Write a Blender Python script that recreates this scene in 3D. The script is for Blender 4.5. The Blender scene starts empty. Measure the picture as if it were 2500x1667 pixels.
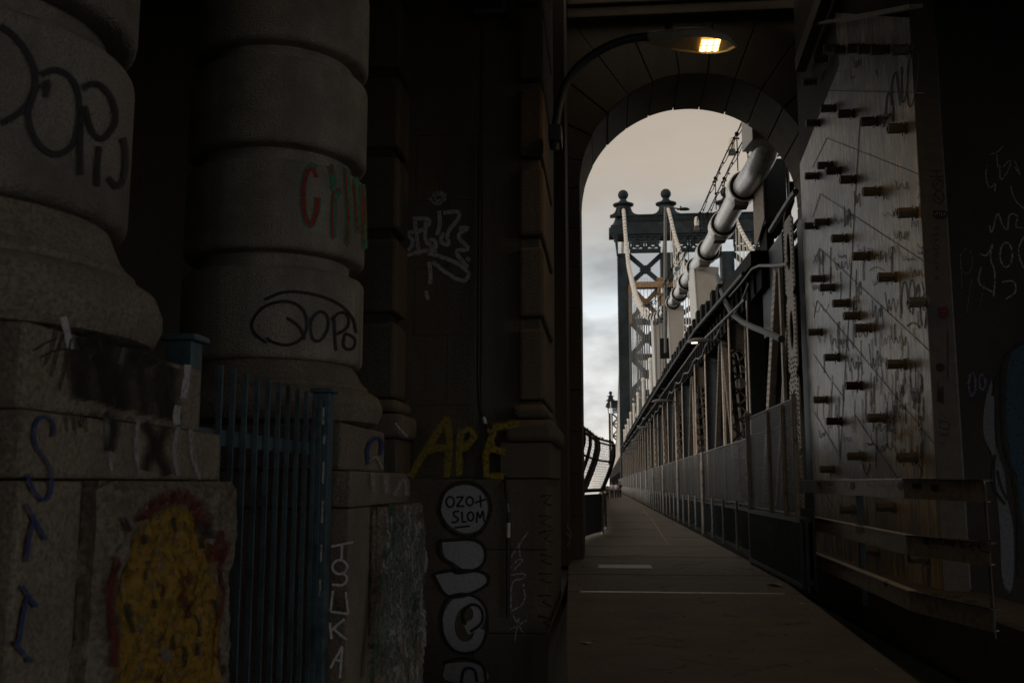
import bpy, bmesh, math, random
from mathutils import Vector, Matrix, noise
random.seed(7)
S = bpy.context.scene
COL = S.collection
# ------------------------------------------------------------------ camera
FPX = 2430.0
PITCH = math.atan(347 / FPX); YAW = math.atan(225 / math.hypot(FPX, 347))
cd = bpy.data.cameras.new('camera'); cam = bpy.data.objects.new('camera', cd); COL.objects.link(cam)
cam.location = (0, 0, 1.6); cam.rotation_euler = (math.pi / 2 + PITCH, 0, YAW)
cd.sensor_width = 36; cd.lens = 36 * FPX / 2500; cd.clip_end = 6000; cd.clip_start = 0.05
cd.dof.use_dof = True; cd.dof.focus_distance = 11; cd.dof.aperture_fstop = 4.0
S.camera = cam
# ------------------------------------------------------------------ world: overcast evening sky
W = bpy.data.worlds.new('World'); S.world = W; W.use_nodes = True
nt = W.node_tree; N = nt.nodes; L = nt.links; N.clear()
out = N.new('ShaderNodeOutputWorld'); bg = N.new('ShaderNodeBackground'); bg2 = N.new('ShaderNodeBackground'); mx = N.new('ShaderNodeMixShader')
sky = N.new('ShaderNodeTexSky'); sky.sky_type = 'NISHITA'; sky.sun_disc = False
SUN_EL, SUN_AZ = math.radians(16), math.radians(-112)    # azimuth measured from +Y towards +X
sky.sun_elevation = SUN_EL; sky.sun_rotation = SUN_AZ
L.new(sky.outputs[0], bg.inputs[0]); bg.inputs[1].default_value = 0.05
tc = N.new('ShaderNodeTexCoord'); sp = N.new('ShaderNodeSeparateXYZ'); L.new(tc.outputs['Generated'], sp.inputs[0])
rmp = N.new('ShaderNodeValToRGB'); el = rmp.color_ramp.elements
el[0].position = 0.0; el[0].color = (1.0, 0.9, 0.78, 1)
el[1].position = 0.42; el[1].color = (0.48, 0.41, 0.33, 1)
for p, c in ((0.09, (0.9, 0.9, 0.88, 1)), (0.19, (0.72, 0.78, 0.82, 1)), (0.255, (0.50, 0.49, 0.47, 1)), (0.31, (0.53, 0.46, 0.38, 1))):
    e = el.new(p); e.color = c
mp = N.new('ShaderNodeMapping'); mp.inputs['Scale'].default_value = (1, 1, 2.2); L.new(tc.outputs['Generated'], mp.inputs[0])
nz = N.new('ShaderNodeTexNoise'); nz.inputs['Scale'].default_value = 6.5; nz.inputs['Detail'].default_value = 6; nz.inputs['Roughness'].default_value = 0.5
L.new(mp.outputs[0], nz.inputs['Vector'])
off = N.new('ShaderNodeMath'); off.operation = 'MULTIPLY_ADD'; off.inputs[1].default_value = 0.16; off.inputs[2].default_value = -0.08
L.new(nz.outputs['Fac'], off.inputs[0]); ad = N.new('ShaderNodeMath'); L.new(off.outputs[0], ad.inputs[0]); L.new(sp.outputs['Z'], ad.inputs[1])
L.new(ad.outputs[0], rmp.inputs[0])
nz2 = N.new('ShaderNodeTexNoise'); nz2.inputs['Scale'].default_value = 9; nz2.inputs['Detail'].default_value = 5; L.new(mp.outputs[0], nz2.inputs['Vector'])
cr = N.new('ShaderNodeMapRange'); cr.inputs[1].default_value = 0.4; cr.inputs[2].default_value = 0.62; cr.inputs[3].default_value = 1.18; cr.inputs[4].default_value = 0.62
L.new(nz2.outputs['Fac'], cr.inputs[0])
msk = N.new('ShaderNodeMapRange'); msk.inputs[1].default_value = 0.2; msk.inputs[2].default_value = 0.3; msk.inputs[3].default_value = 1; msk.inputs[4].default_value = 0.1; L.new(ad.outputs[0], msk.inputs[0])
mm = N.new('ShaderNodeMix'); mm.data_type = 'FLOAT'; mm.inputs[2].default_value = 1.0; L.new(msk.outputs[0], mm.inputs[0]); L.new(cr.outputs[0], mm.inputs[3])
vm = N.new('ShaderNodeVectorMath'); vm.operation = 'SCALE'; L.new(rmp.outputs[0], vm.inputs[0]); L.new(mm.outputs[0], vm.inputs['Scale'])
L.new(vm.outputs[0], bg2.inputs[0]); bg2.inputs[1].default_value = 1.0
mx.inputs[0].default_value = 0.93
L.new(bg.outputs[0], mx.inputs[1]); L.new(bg2.outputs[0], mx.inputs[2]); L.new(mx.outputs[0], out.inputs[0])
# ------------------------------------------------------------------ sun
sl = bpy.data.lights.new('sun', 'SUN'); sl.energy = 0.9; sl.angle = math.radians(10); sl.color = (1.0, 0.84, 0.68)
so = bpy.data.objects.new('sun', sl); COL.objects.link(so)
sd = Vector((math.sin(SUN_AZ) * math.cos(SUN_EL), math.cos(SUN_AZ) * math.cos(SUN_EL), math.sin(SUN_EL)))
so.rotation_euler = sd.to_track_quat('Z', 'Y').to_euler(); so.location = sd * 50
S.view_settings.view_transform = 'Standard'; S.view_settings.look = 'None'; S.view_settings.exposure = 0.0; S.view_settings.gamma = 1
S.render.engine = 'CYCLES'; S.cycles.use_denoising = True; S.cycles.max_bounces = 6; S.cycles.diffuse_bounces = 4; S.cycles.transparent_max_bounces = 24
S.cycles.sample_clamp_indirect = 4

# ------------------------------------------------------------------ pixel -> world helper (true positions on real surfaces)
Fv = Vector((-math.sin(YAW) * math.cos(PITCH), math.cos(YAW) * math.cos(PITCH), math.sin(PITCH)))
Rv = Vector((math.cos(YAW), math.sin(YAW), 0)); Uv = Rv.cross(Fv); CP = Vector((0, 0, 1.6))
def ray(u, v): return Fv + Rv * ((u - 1250) / FPX) - Uv * ((v - 833.5) / FPX)
def at(u, v, X=None, Y=None, Z=None):
    d = ray(u, v)
    t = (X - CP.x) / d.x if X is not None else (Y - CP.y) / d.y if Y is not None else (Z - CP.z) / d.z
    return CP + d * t
K = 2500 / 2352
def ad_(x, y, **k): return at(x * K, y * K, **k)

# ------------------------------------------------------------------ materials
def mat(name, col, rough=0.8, metal=0.0, noise_scale=None, col2=None, thr=(0.35, 0.65), bump=0.0, bump_scale=60, streak=None, stain=None, spec=0.5):
    m = bpy.data.materials.new(name); m.use_nodes = True; t = m.node_tree; n = t.nodes; l = t.links
    b = n['Principled BSDF']; b.inputs['Roughness'].default_value = rough; b.inputs['Metallic'].default_value = metal
    b.inputs['Specular IOR Level'].default_value = spec
    c = (*col, 1); b.inputs['Base Color'].default_value = c
    g = n.new('ShaderNodeNewGeometry'); src = g.outputs['Position']; last = None
    def mixc(fac, a, bcol):
        x = n.new('ShaderNodeMix'); x.data_type = 'RGBA'; l.new(fac, x.inputs[0])
        if isinstance(a, tuple): x.inputs[6].default_value = a
        else: l.new(a, x.inputs[6])
        x.inputs[7].default_value = bcol
        return x.outputs[2]
    def nfac(scale, lo, hi, sc=(1, 1, 1), detail=6):
        v = src
        if sc != (1, 1, 1):
            q = n.new('ShaderNodeMapping'); q.inputs['Scale'].default_value = sc; l.new(src, q.inputs[0]); v = q.outputs[0]
        k = n.new('ShaderNodeTexNoise'); k.inputs['Scale'].default_value = scale; k.inputs['Detail'].default_value = detail; k.inputs['Roughness'].default_value = 0.62
        l.new(v, k.inputs['Vector']); r = n.new('ShaderNodeMapRange'); r.inputs[1].default_value = lo; r.inputs[2].default_value = hi
        l.new(k.outputs['Fac'], r.inputs[0]); return r.outputs[0]
    cur = c
    if noise_scale: cur = mixc(nfac(noise_scale, *thr), cur, (*(col2 or [x * 0.6 for x in col]), 1))
    if streak: cur = mixc(nfac(streak[0], streak[2], streak[3], (1, 1, 0.07)), cur, (*streak[1], 1))
    if stain: cur = mixc(nfac(stain[0], stain[2], stain[3]), cur, (*stain[1], 1))
    if not isinstance(cur, tuple): l.new(cur, b.inputs['Base Color'])
    if bump:
        k = n.new('ShaderNodeTexNoise'); k.inputs['Scale'].default_value = bump_scale; k.inputs['Detail'].default_value = 5; l.new(src, k.inputs['Vector'])
        bp = n.new('ShaderNodeBump'); bp.inputs['Strength'].default_value = bump; bp.inputs['Distance'].default_value = 0.02
        l.new(k.outputs['Fac'], bp.inputs['Height']); l.new(bp.outputs[0], b.inputs['Normal'])
    return m
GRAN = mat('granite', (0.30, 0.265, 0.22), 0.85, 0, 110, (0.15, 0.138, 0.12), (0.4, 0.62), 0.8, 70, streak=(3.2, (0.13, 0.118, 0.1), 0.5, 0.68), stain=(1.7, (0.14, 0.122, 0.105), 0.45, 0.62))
GRAN_LIT = mat('lit_granite', (0.44, 0.39, 0.32), 0.85, 0, 110, (0.24, 0.22, 0.185), (0.4, 0.62), 0.9, 70, streak=(3.2, (0.22, 0.2, 0.17), 0.5, 0.68), stain=(1.7, (0.22, 0.195, 0.165), 0.45, 0.62))  # brighter copy of the granite: light on the middle column put into the colour
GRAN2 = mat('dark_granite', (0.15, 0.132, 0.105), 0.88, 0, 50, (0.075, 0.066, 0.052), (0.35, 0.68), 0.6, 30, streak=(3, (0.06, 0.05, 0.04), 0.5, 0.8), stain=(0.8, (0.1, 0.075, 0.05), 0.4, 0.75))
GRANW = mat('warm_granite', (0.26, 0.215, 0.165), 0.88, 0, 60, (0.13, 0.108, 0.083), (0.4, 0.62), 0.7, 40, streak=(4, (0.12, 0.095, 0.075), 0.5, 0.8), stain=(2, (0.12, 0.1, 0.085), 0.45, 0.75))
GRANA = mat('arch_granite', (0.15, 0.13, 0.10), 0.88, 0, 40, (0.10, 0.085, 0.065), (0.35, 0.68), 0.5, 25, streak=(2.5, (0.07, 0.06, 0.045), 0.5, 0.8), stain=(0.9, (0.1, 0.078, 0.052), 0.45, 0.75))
ROCK = mat('rock_faced_granite', (0.21, 0.175, 0.135), 0.9, 0, 40, (0.1, 0.08, 0.06), (0.4, 0.65), 1.0, 30, stain=(5, (0.07, 0.06, 0.05), 0.5, 0.75))
MORT = mat('mortar', (0.05, 0.045, 0.04), 0.95)
FLOORM = mat('concrete_floor', (0.18, 0.155, 0.12), 0.78, 0, 45, (0.115, 0.1, 0.08), (0.35, 0.65), 0.6, 50, streak=(3, (0.12, 0.103, 0.082), 0.45, 0.7), stain=(1.1, (0.085, 0.074, 0.06), 0.42, 0.7))
DSTEEL = mat('dark_blue_steel', (0.035, 0.055, 0.07), 0.55, 0.3, 20, (0.02, 0.028, 0.035), stain=(1.2, (0.06, 0.07, 0.075), 0.5, 0.8))
TSTEEL = mat('tower_steel', (0.034, 0.056, 0.07), 0.6, 0.0, 0.4, (0.026, 0.028, 0.026), stain=(0.15, (0.012, 0.02, 0.026), 0.45, 0.7), spec=0.2)
BSTEEL = mat('black_steel', (0.009, 0.010, 0.011), 0.8, 0.0, spec=0.15)
GSTEEL = mat('grey_steel', (0.16, 0.17, 0.175), 0.5, 0.4, 30, (0.10, 0.10, 0.10), stain=(4, (0.09, 0.075, 0.06), 0.5, 0.75))
FENCEM = mat('blue_fence_paint', (0.085, 0.14, 0.17), 0.45, 0.1, 25, (0.06, 0.095, 0.115), stain=(3, (0.03, 0.035, 0.035), 0.5, 0.7))
BEIGE = mat('beige_riveted_paint', (0.34, 0.295, 0.245), 0.65, 0, 12, (0.3, 0.23, 0.17), stain=(5, (0.22, 0.13, 0.07), 0.52, 0.7))
BEIGEL = mat('light_beige_riveted_paint', (0.66, 0.58, 0.49), 0.6, 0, 9, (0.52, 0.44, 0.36), stain=(6, (0.3, 0.16, 0.08), 0.56, 0.7))
LATT = mat('lattice_paint', (0.17, 0.16, 0.145), 0.65, 0, 12, (0.09, 0.08, 0.07), stain=(5, (0.15, 0.085, 0.045), 0.52, 0.7))
BLUEP = mat('blue_grey_plate', (0.11, 0.14, 0.165), 0.6, 0.1, 8, (0.08, 0.1, 0.12), stain=(3, (0.07, 0.08, 0.09), 0.5, 0.8))
TAN = mat('tan_wrap', (0.42, 0.27, 0.15), 0.8, 0, 0.8, (0.3, 0.19, 0.11), stain=(2, (0.22, 0.15, 0.1), 0.5, 0.7))
WHITE = mat('white_paint', (0.62, 0.62, 0.6), 0.45, 0.1, 6, (0.5, 0.5, 0.48), stain=(3, (0.42, 0.38, 0.32), 0.55, 0.8))
CABLEM = mat('cable_paint', (0.74, 0.74, 0.72), 0.28, 0.35, 9, (0.45, 0.44, 0.42), stain=(7, (0.25, 0.23, 0.2), 0.6, 0.75))
CHAIN = mat('far_cable_paint', (0.82, 0.80, 0.76), 0.7, 0, 1.2, (0.68, 0.65, 0.6))
COVER = mat('shaded_cover_paint', (0.46, 0.43, 0.385), 0.55, 0, 2, (0.4, 0.37, 0.33), bump=0.1)  # shade on the white plates' front faces put into the colour
PIPE = mat('galvanised_pipe', (0.45, 0.45, 0.44), 0.45, 0.2, 20, (0.3, 0.29, 0.28), stain=(6, (0.16, 0.13, 0.1), 0.52, 0.7))
EDGE = mat('glint_and_trim', (0.7, 0.64, 0.54), 0.35, 0.3, 9, (0.45, 0.4, 0.33))  # sky glint of the rail tops put into the colour; also the joint trim
DBEIGE = mat('dull_brown_steel', (0.10, 0.083, 0.064), 0.6, 0.1, 8, (0.07, 0.058, 0.045), stain=(3, (0.07, 0.06, 0.05), 0.5, 0.75))
PLATEM = mat('scratched_beige_steel', (0.72, 0.66, 0.56), 0.42, 0.05, 5, (0.55, 0.5, 0.43), (0.35, 0.7), 0.3, 30, streak=(14, (0.26, 0.25, 0.235), 0.46, 0.6), stain=(1.6, (0.30, 0.31, 0.34), 0.47, 0.6))
BEIGED = mat('beige_steel_rail', (0.34, 0.31, 0.26), 0.5, 0.2, 14, (0.22, 0.185, 0.15), stain=(6, (0.12, 0.11, 0.1), 0.55, 0.7), bump=0.1)
BOLTM = mat('olive_bolt', (0.2, 0.185, 0.145), 0.5, 0.0, 40, (0.14, 0.13, 0.1), stain=(9, (0.1, 0.085, 0.065), 0.5, 0.7))
BOLTD = mat('dark_red_bolt', (0.07, 0.03, 0.035), 0.5, 0.3)
BLACK = mat('black_rubber', (0.012, 0.012, 0.012), 0.5)
WATER = mat('river_water', (0.05, 0.065, 0.07), 0.15, 0, bump=0.3, bump_scale=0.4)
GLASS = mat('jar_glass', (0.95, 0.92, 0.8), 0.4, 0); GLASS.node_tree.nodes['Principled BSDF'].inputs['Transmission Weight'].default_value = 0.25
SKIN = mat('skin', (0.35, 0.2, 0.14), 0.6); HAIR = mat('hair', (0.03, 0.02, 0.018), 0.7)
CLOTHS = {k: mat(k, v, 0.85) for k, v in dict(lavender_cloth=(0.42, 0.4, 0.55), white_cloth=(0.62, 0.6, 0.66), black_cloth=(0.015, 0.015, 0.018), grey_cloth=(0.16, 0.16, 0.18), denim=(0.03, 0.035, 0.05)).items()}
def paintmat(name, col, soft=0.35, patchy=0.5):
    m = bpy.data.materials.new(name); m.use_nodes = True; t = m.node_tree; n = t.nodes; l = t.links
    b = n['Principled BSDF']; b.inputs['Base Color'].default_value = (*col, 1); b.inputs['Roughness'].default_value = 0.7
    uv = n.new('ShaderNodeTexCoord'); s = n.new('ShaderNodeSeparateXYZ'); l.new(uv.outputs['UV'], s.inputs[0])
    r = n.new('ShaderNodeMapRange'); r.inputs[1].default_value = 1.0; r.inputs[2].default_value = 1.0 - soft; r.inputs[3].default_value = 0; r.inputs[4].default_value = 1
    l.new(s.outputs['X'], r.inputs[0])
    g = n.new('ShaderNodeNewGeometry'); k = n.new('ShaderNodeTexNoise'); k.inputs['Scale'].default_value = 28; k.inputs['Detail'].default_value = 5; l.new(g.outputs['Position'], k.inputs['Vector'])
    q = n.new('ShaderNodeMapRange'); q.inputs[1].default_value = 0.33; q.inputs[2].default_value = 0.55; q.inputs[3].default_value = 1 - patchy; q.inputs[4].default_value = 1; l.new(k.outputs['Fac'], q.inputs[0])
    mu = n.new('ShaderNodeMath'); mu.operation = 'MULTIPLY'; l.new(r.outputs[0], mu.inputs[0]); l.new(q.outputs[0], mu.inputs[1]); l.new(mu.outputs[0], b.inputs['Alpha'])
    return m
P_WHITE = paintmat('white_spray_paint', (0.42, 0.42, 0.44)); P_PALE = paintmat('pale_marker', (0.3, 0.3, 0.3), 0.5, 0.7)
P_BLACK = paintmat('black_spray_paint', (0.012, 0.012, 0.014), 0.5, 0.25); P_YEL = paintmat('yellow_spray_paint', (0.24, 0.135, 0.008), 0.6, 0.75); P_RED = paintmat('red_spray_paint', (0.1, 0.012, 0.009), 0.8, 0.6); P_RED2 = paintmat('bright_red_spray_paint', (0.32, 0.02, 0.015), 0.4, 0.4)
P_GRN = paintmat('green_spray_paint', (0.04, 0.24, 0.13), 0.7, 0.5); P_BLUE = paintmat('blue_spray_paint', (0.015, 0.04, 0.16), 0.35); P_SKY = paintmat('light_blue_paint', (0.02, 0.06, 0.10), 0.2, 0.3)
BLOT = paintmat('soft_black_spray', (0.014, 0.012, 0.012), 1.0, 0.35); DRIP = paintmat('chalk_drip', (0.3, 0.3, 0.3), 0.9, 0.6); P_RAIN = paintmat('silver_spray_paint', (0.36, 0.36, 0.4), 0.08, 0.2)
BLKG = mat('shade_black_granite', (0.06, 0.055, 0.05), 0.9, 0, 40, (0.04, 0.036, 0.032), bump=0.5, bump_scale=20, stain=(.8, (.035, .03, .028), .45, .7))  # granite darkened: shade of recesses and side walls put into the colour
P_SEAM = paintmat('dark_seam', (0.03, 0.025, 0.02), 0.2, 0.1); P_OR = paintmat('orange_marker', (0.4, 0.14, 0.07), 0.5, 0.6); P_INK = paintmat('grey_blue_marker', (0.12, 0.13, 0.18), 0.5, 0.7)
def meshmat(name, pitch, duty, col):
    m = bpy.data.materials.new(name); m.use_nodes = True; t = m.node_tree; n = t.nodes; l = t.links
    b = n['Principled BSDF']; b.inputs['Base Color'].default_value = (*col, 1); b.inputs['Roughness'].default_value = 0.6; b.inputs['Metallic'].default_value = 0.3
    tcn = n.new('ShaderNodeTexCoord'); s = n.new('ShaderNodeSeparateXYZ'); l.new(tcn.outputs['UV'], s.inputs[0])
    outs = []
    for sgn in (1, -1):
        a = n.new('ShaderNodeMath'); a.operation = 'MULTIPLY_ADD'; a.inputs[1].default_value = sgn; l.new(s.outputs['Y'], a.inputs[0]); l.new(s.outputs['X'], a.inputs[2])
        d = n.new('ShaderNodeMath'); d.operation = 'MULTIPLY'; d.inputs[1].default_value = 1 / pitch; l.new(a.outputs[0], d.inputs[0])
        f = n.new('ShaderNodeMath'); f.operation = 'FRACT'; l.new(d.outputs[0], f.inputs[0])
        c = n.new('ShaderNodeMath'); c.operation = 'LESS_THAN'; c.inputs[1].default_value = duty; l.new(f.outputs[0], c.inputs[0]); outs.append(c)
    mx_ = n.new('ShaderNodeMath'); mx_.operation = 'MAXIMUM'; l.new(outs[0].outputs[0], mx_.inputs[0]); l.new(outs[1].outputs[0], mx_.inputs[1])
    l.new(mx_.outputs[0], b.inputs['Alpha']); return m
MESHM = meshmat('chain_link_mesh', 0.12, 0.34, (0.045, 0.042, 0.038))
MESHC = meshmat('curved_chain_link', 0.16, 0.30, (0.16, 0.14, 0.12))
def emis(name, col, s):
    m = bpy.data.materials.new(name); m.use_nodes = True; b = m.node_tree.nodes['Principled BSDF']
    b.inputs['Base Color'].default_value = (*col, 1); b.inputs['Emission Color'].default_value = (*col, 1); b.inputs['Emission Strength'].default_value = s; return m
LED = emis('amber_led', (1.0, 0.66, 0.2), 6); TRAY = emis('glowing_reflector', (1.0, 0.45, 0.06), 1.1); LEDW = emis('pale_led', (1.0, 0.9, 0.65), 5)  # the tray's own glow stands for LED light on the reflector

# ------------------------------------------------------------------ mesh builder
def link(name, me, parent):
    o = bpy.data.objects.new(name, me); COL.objects.link(o)
    if parent: o.parent = parent
    return o
def rootloc(o):
    v = Vector((0, 0, 0))
    while o: v += o.location; o = o.parent
    return v
class MB:
    def __init__(s): s.v = []; s.f = []; s.uv = {}
    def box(s, x0, x1, y0, y1, z0, z1):
        i = len(s.v); s.v += [Vector(p) for p in ((x0, y0, z0), (x1, y0, z0), (x1, y1, z0), (x0, y1, z0), (x0, y0, z1), (x1, y0, z1), (x1, y1, z1), (x0, y1, z1))]
        s.f += [tuple(i + k for k in q) for q in ((0, 3, 2, 1), (4, 5, 6, 7), (0, 1, 5, 4), (1, 2, 6, 5), (2, 3, 7, 6), (3, 0, 4, 7))]; return s
    def bar(s, a, b, w, h, up=(0, 0, 1)):
        a = Vector(a); b = Vector(b); d = (b - a).normalized(); u = Vector(up)
        if abs(d.dot(u)) > 0.98: u = Vector((0, 1, 0))
        sd_ = d.cross(u).normalized(); u = sd_.cross(d).normalized(); i = len(s.v)
        for p in (a, b):
            for q in ((-1, -1), (1, -1), (1, 1), (-1, 1)): s.v.append(p + sd_ * (q[0] * w / 2) + u * (q[1] * h / 2))
        s.f += [tuple(i + k for k in q) for q in ((0, 1, 2, 3), (7, 6, 5, 4), (0, 4, 5, 1), (1, 5, 6, 2), (2, 6, 7, 3), (3, 7, 4, 0))]; return s
    def tube(s, pts, r, n=8, caps=True):
        pts = [Vector(p) for p in pts]; rs = r if isinstance(r, (list, tuple)) else [r] * len(pts); i0 = len(s.v); ref = None
        for k, p in enumerate(pts):
            d = (pts[min(k + 1, len(pts) - 1)] - pts[max(k - 1, 0)]).normalized()
            if ref is None: ref = Vector((0, 0, 1)) if abs(d.z) < 0.9 else Vector((0, 1, 0))
            a = d.cross(ref).normalized(); b = a.cross(d).normalized(); ref = b
            for j in range(n):
                t = 2 * math.pi * j / n; s.v.append(p + (a * math.cos(t) + b * math.sin(t)) * rs[k])
        for k in range(len(pts) - 1):
            for j in range(n):
                s.f.append((i0 + k * n + j, i0 + (k + 1) * n + j, i0 + (k + 1) * n + (j + 1) % n, i0 + k * n + (j + 1) % n))
        if caps: s.f.append(tuple(i0 + j for j in range(n))); s.f.append(tuple(i0 + (len(pts) - 1) * n + j for j in reversed(range(n))))
        return s
    def lathe(s, cx, cy, prof, n=48):
        i0 = len(s.v)
        for r, z in prof:
            for j in range(n): t = 2 * math.pi * j / n; s.v.append(Vector((cx + r * math.cos(t), cy + r * math.sin(t), z)))
        for k in range(len(prof) - 1):
            for j in range(n): s.f.append((i0 + k * n + j, i0 + k * n + (j + 1) % n, i0 + (k + 1) * n + (j + 1) % n, i0 + (k + 1) * n + j))
        s.f.append(tuple(i0 + j for j in reversed(range(n)))); s.f.append(tuple(i0 + (len(prof) - 1) * n + j for j in range(n))); return s
    def prism(s, poly, d):
        n = len(poly); i0 = len(s.v); d = Vector(d); s.v += [Vector(p) for p in poly] + [Vector(p) + d for p in poly]
        s.f.append(tuple(i0 + k for k in reversed(range(n)))); s.f.append(tuple(i0 + n + k for k in range(n)))
        for k in range(n): s.f.append((i0 + k, i0 + (k + 1) % n, i0 + n + (k + 1) % n, i0 + n + k))
        return s
    def ball(s, c, r, n=16, m=10, sz=1):
        return s.lathe(c[0], c[1], [(max(r * math.sin(math.pi * k / m), 0.0005), c[2] - r * sz * math.cos(math.pi * k / m)) for k in range(m + 1)], n)
    def rivet(s, c, r=0.022, ax='x'):
        c = Vector(c); h = r * 0.7; i = len(s.v)
        D = Vector((-1, 0, 0)) if ax == 'x' else Vector((0, -1, 0)); A = Vector((0, 1, 0)) if ax == 'x' else Vector((1, 0, 0)); B = Vector((0, 0, 1))
        for j in range(6): t = j * math.pi / 3; s.v.append(c + (A * math.cos(t) + B * math.sin(t)) * r)
        for j in range(6): t = j * math.pi / 3; s.v.append(c + D * h + (A * math.cos(t) + B * math.sin(t)) * r * 0.55)
        s.f.append(tuple(i + 6 + j for j in range(6)))
        for j in range(6): s.f.append((i + j, i + (j + 1) % 6, i + 6 + (j + 1) % 6, i + 6 + j))
        return s
    def build(s, name, m, parent=None, bevel=0, smooth=False, seg=2):
        if parent: loc = rootloc(parent); own = Vector((0, 0, 0))
        else:
            xs = [v.x for v in s.v]; ys = [v.y for v in s.v]; zs = [v.z for v in s.v]
            own = loc = Vector(((min(xs) + max(xs)) / 2, (min(ys) + max(ys)) / 2, min(zs)))
        me = bpy.data.meshes.new(name); me.from_pydata([tuple(v - loc) for v in s.v], [], s.f)
        if s.uv:
            ul = me.uv_layers.new(name='UVMap')
            for p in me.polygons:
                for li in p.loop_indices: ul.data[li].uv = s.uv.get(me.loops[li].vertex_index, (0, 0))
        else:
            b = bmesh.new(); b.from_mesh(me); bmesh.ops.recalc_face_normals(b, faces=b.faces); b.to_mesh(me); b.free()
        me.materials.append(m)
        if smooth: me.shade_smooth() if hasattr(me, 'shade_smooth') else None; me.set_sharp_from_angle(angle=math.radians(40))
        o = link(name, me, parent); o.location = own
        if bevel:
            bv = o.modifiers.new('bevel', 'BEVEL'); bv.width = bevel; bv.segments = seg; bv.limit_method = 'ANGLE'; bv.angle_limit = math.radians(50)
        return o
def tag(o, label=None, cat=None, group=None, kind=None):
    if label: o['label'] = label
    if cat: o['category'] = cat
    if group: o['group'] = group
    if kind: o['kind'] = kind
    return o
def root(name, loc, label, cat, group=None):
    o = bpy.data.objects.new(name, None); COL.objects.link(o); o.location = loc; o.empty_display_size = 0.2; return tag(o, label, cat, group)
def copy_tree(o, parent=None):
    c = o.copy(); COL.objects.link(c); c.parent = parent
    for ch in list(o.children): copy_tree(ch, c)
    return c

# paint strokes: polylines given in picture units (2352 wide), laid on a real surface
_layer = [0]
def onplane(**k):
    ax = list(k)[0]; n = {'X': Vector((-1, 0, 0)), 'Y': Vector((0, -1, 0))}[ax]
    if ax == 'X' and k['X'] < 0: n = Vector((1, 0, 0))
    return lambda x, y: (ad_(x, y, **k), n)
def oncyl(cx, cy, r):
    def f(x, y):
        d = ray(x * K, y * K); a = d.x ** 2 + d.y ** 2; b = -2 * (d.x * cx + d.y * cy); c = cx * cx + cy * cy - r * r; q = max(b * b - 4 * a * c, 0)
        p = CP + d * ((-b - math.sqrt(q)) / (2 * a)); return p, Vector((p.x - cx, p.y - cy, 0)).normalized()
    return f
def smoothline(pts, it=2):
    for _ in range(it):
        q = [pts[0]]
        for a, b in zip(pts, pts[1:]):
            q += [(a[0] * .75 + b[0] * .25, a[1] * .75 + b[1] * .25), (a[0] * .25 + b[0] * .75, a[1] * .25 + b[1] * .75)]
        q.append(pts[-1]); pts = q
    return pts
def paint(strokes, surf, w, m, parent, label=None, curve=True, base=0.004, name='graffiti'):
    mb = MB()
    for st in strokes:
        pts = smoothline(st, 2) if (curve and len(st) > 2) else st
        if len(pts) < 2: continue
        _layer[0] = (_layer[0] + 1) % 40
        rows = []
        for i, p in enumerate(pts):
            a = pts[max(i - 1, 0)]; b = pts[min(i + 1, len(pts) - 1)]; dx, dy = b[0] - a[0], b[1] - a[1]; q = math.hypot(dx, dy) or 1
            nx, ny = -dy / q * w / 2, dx / q * w / 2; row = []
            for k_, s_ in enumerate((-1, 0, 1)):
                P, n = surf(p[0] + nx * s_, p[1] + ny * s_); mb.v.append(P + n * (base + _layer[0] * 0.00012 + i * 0.00001)); row.append(len(mb.v) - 1)
                mb.uv[row[-1]] = (0.0 if s_ == 0 else 1.0, 0)
            rows.append(row)
        for r0, r1 in zip(rows, rows[1:]):
            mb.f += [(r0[0], r0[1], r1[1], r1[0]), (r0[1], r0[2], r1[2], r1[1])]
    o = mb.build(name, m, parent)
    if label: o['label'] = label
    return o
def blob(poly, surf, m, parent, label=None, base=0.003, n=10, name='painted_patch', dense=2):
    # filled painted shape: fan of rings so that it can follow a surface
    cx = sum(p[0] for p in poly) / len(poly); cy = sum(p[1] for p in poly) / len(poly); mb = MB(); _layer[0] = (_layer[0] + 1) % 40
    ppts = smoothline(poly + [poly[0]], dense)[:-1]; R = []
    for k in range(n + 1):
        t = max(k / n, 0.01); row = []
        for p in ppts:
            P, nn = surf(cx + (p[0] - cx) * t, cy + (p[1] - cy) * t); mb.v.append(P + nn * (base + _layer[0] * 0.0001)); mb.uv[len(mb.v) - 1] = (t ** 6, 0); row.append(len(mb.v) - 1)
        R.append(row)
    q = len(ppts)
    for k in range(n):
        for j in range(q): mb.f.append((R[k][j], R[k][(j + 1) % q], R[k + 1][(j + 1) % q], R[k + 1][j]))
    o = mb.build(name, m, parent)
    if label: o['label'] = label
    return o
def ell(cx, cy, rx, ry, a0=0, a1=360, n=14):
    return [(cx + rx * math.cos(math.radians(a0 + (a1 - a0) * i / n)), cy + ry * math.sin(math.radians(a0 + (a1 - a0) * i / n))) for i in range(n + 1)]

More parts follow.
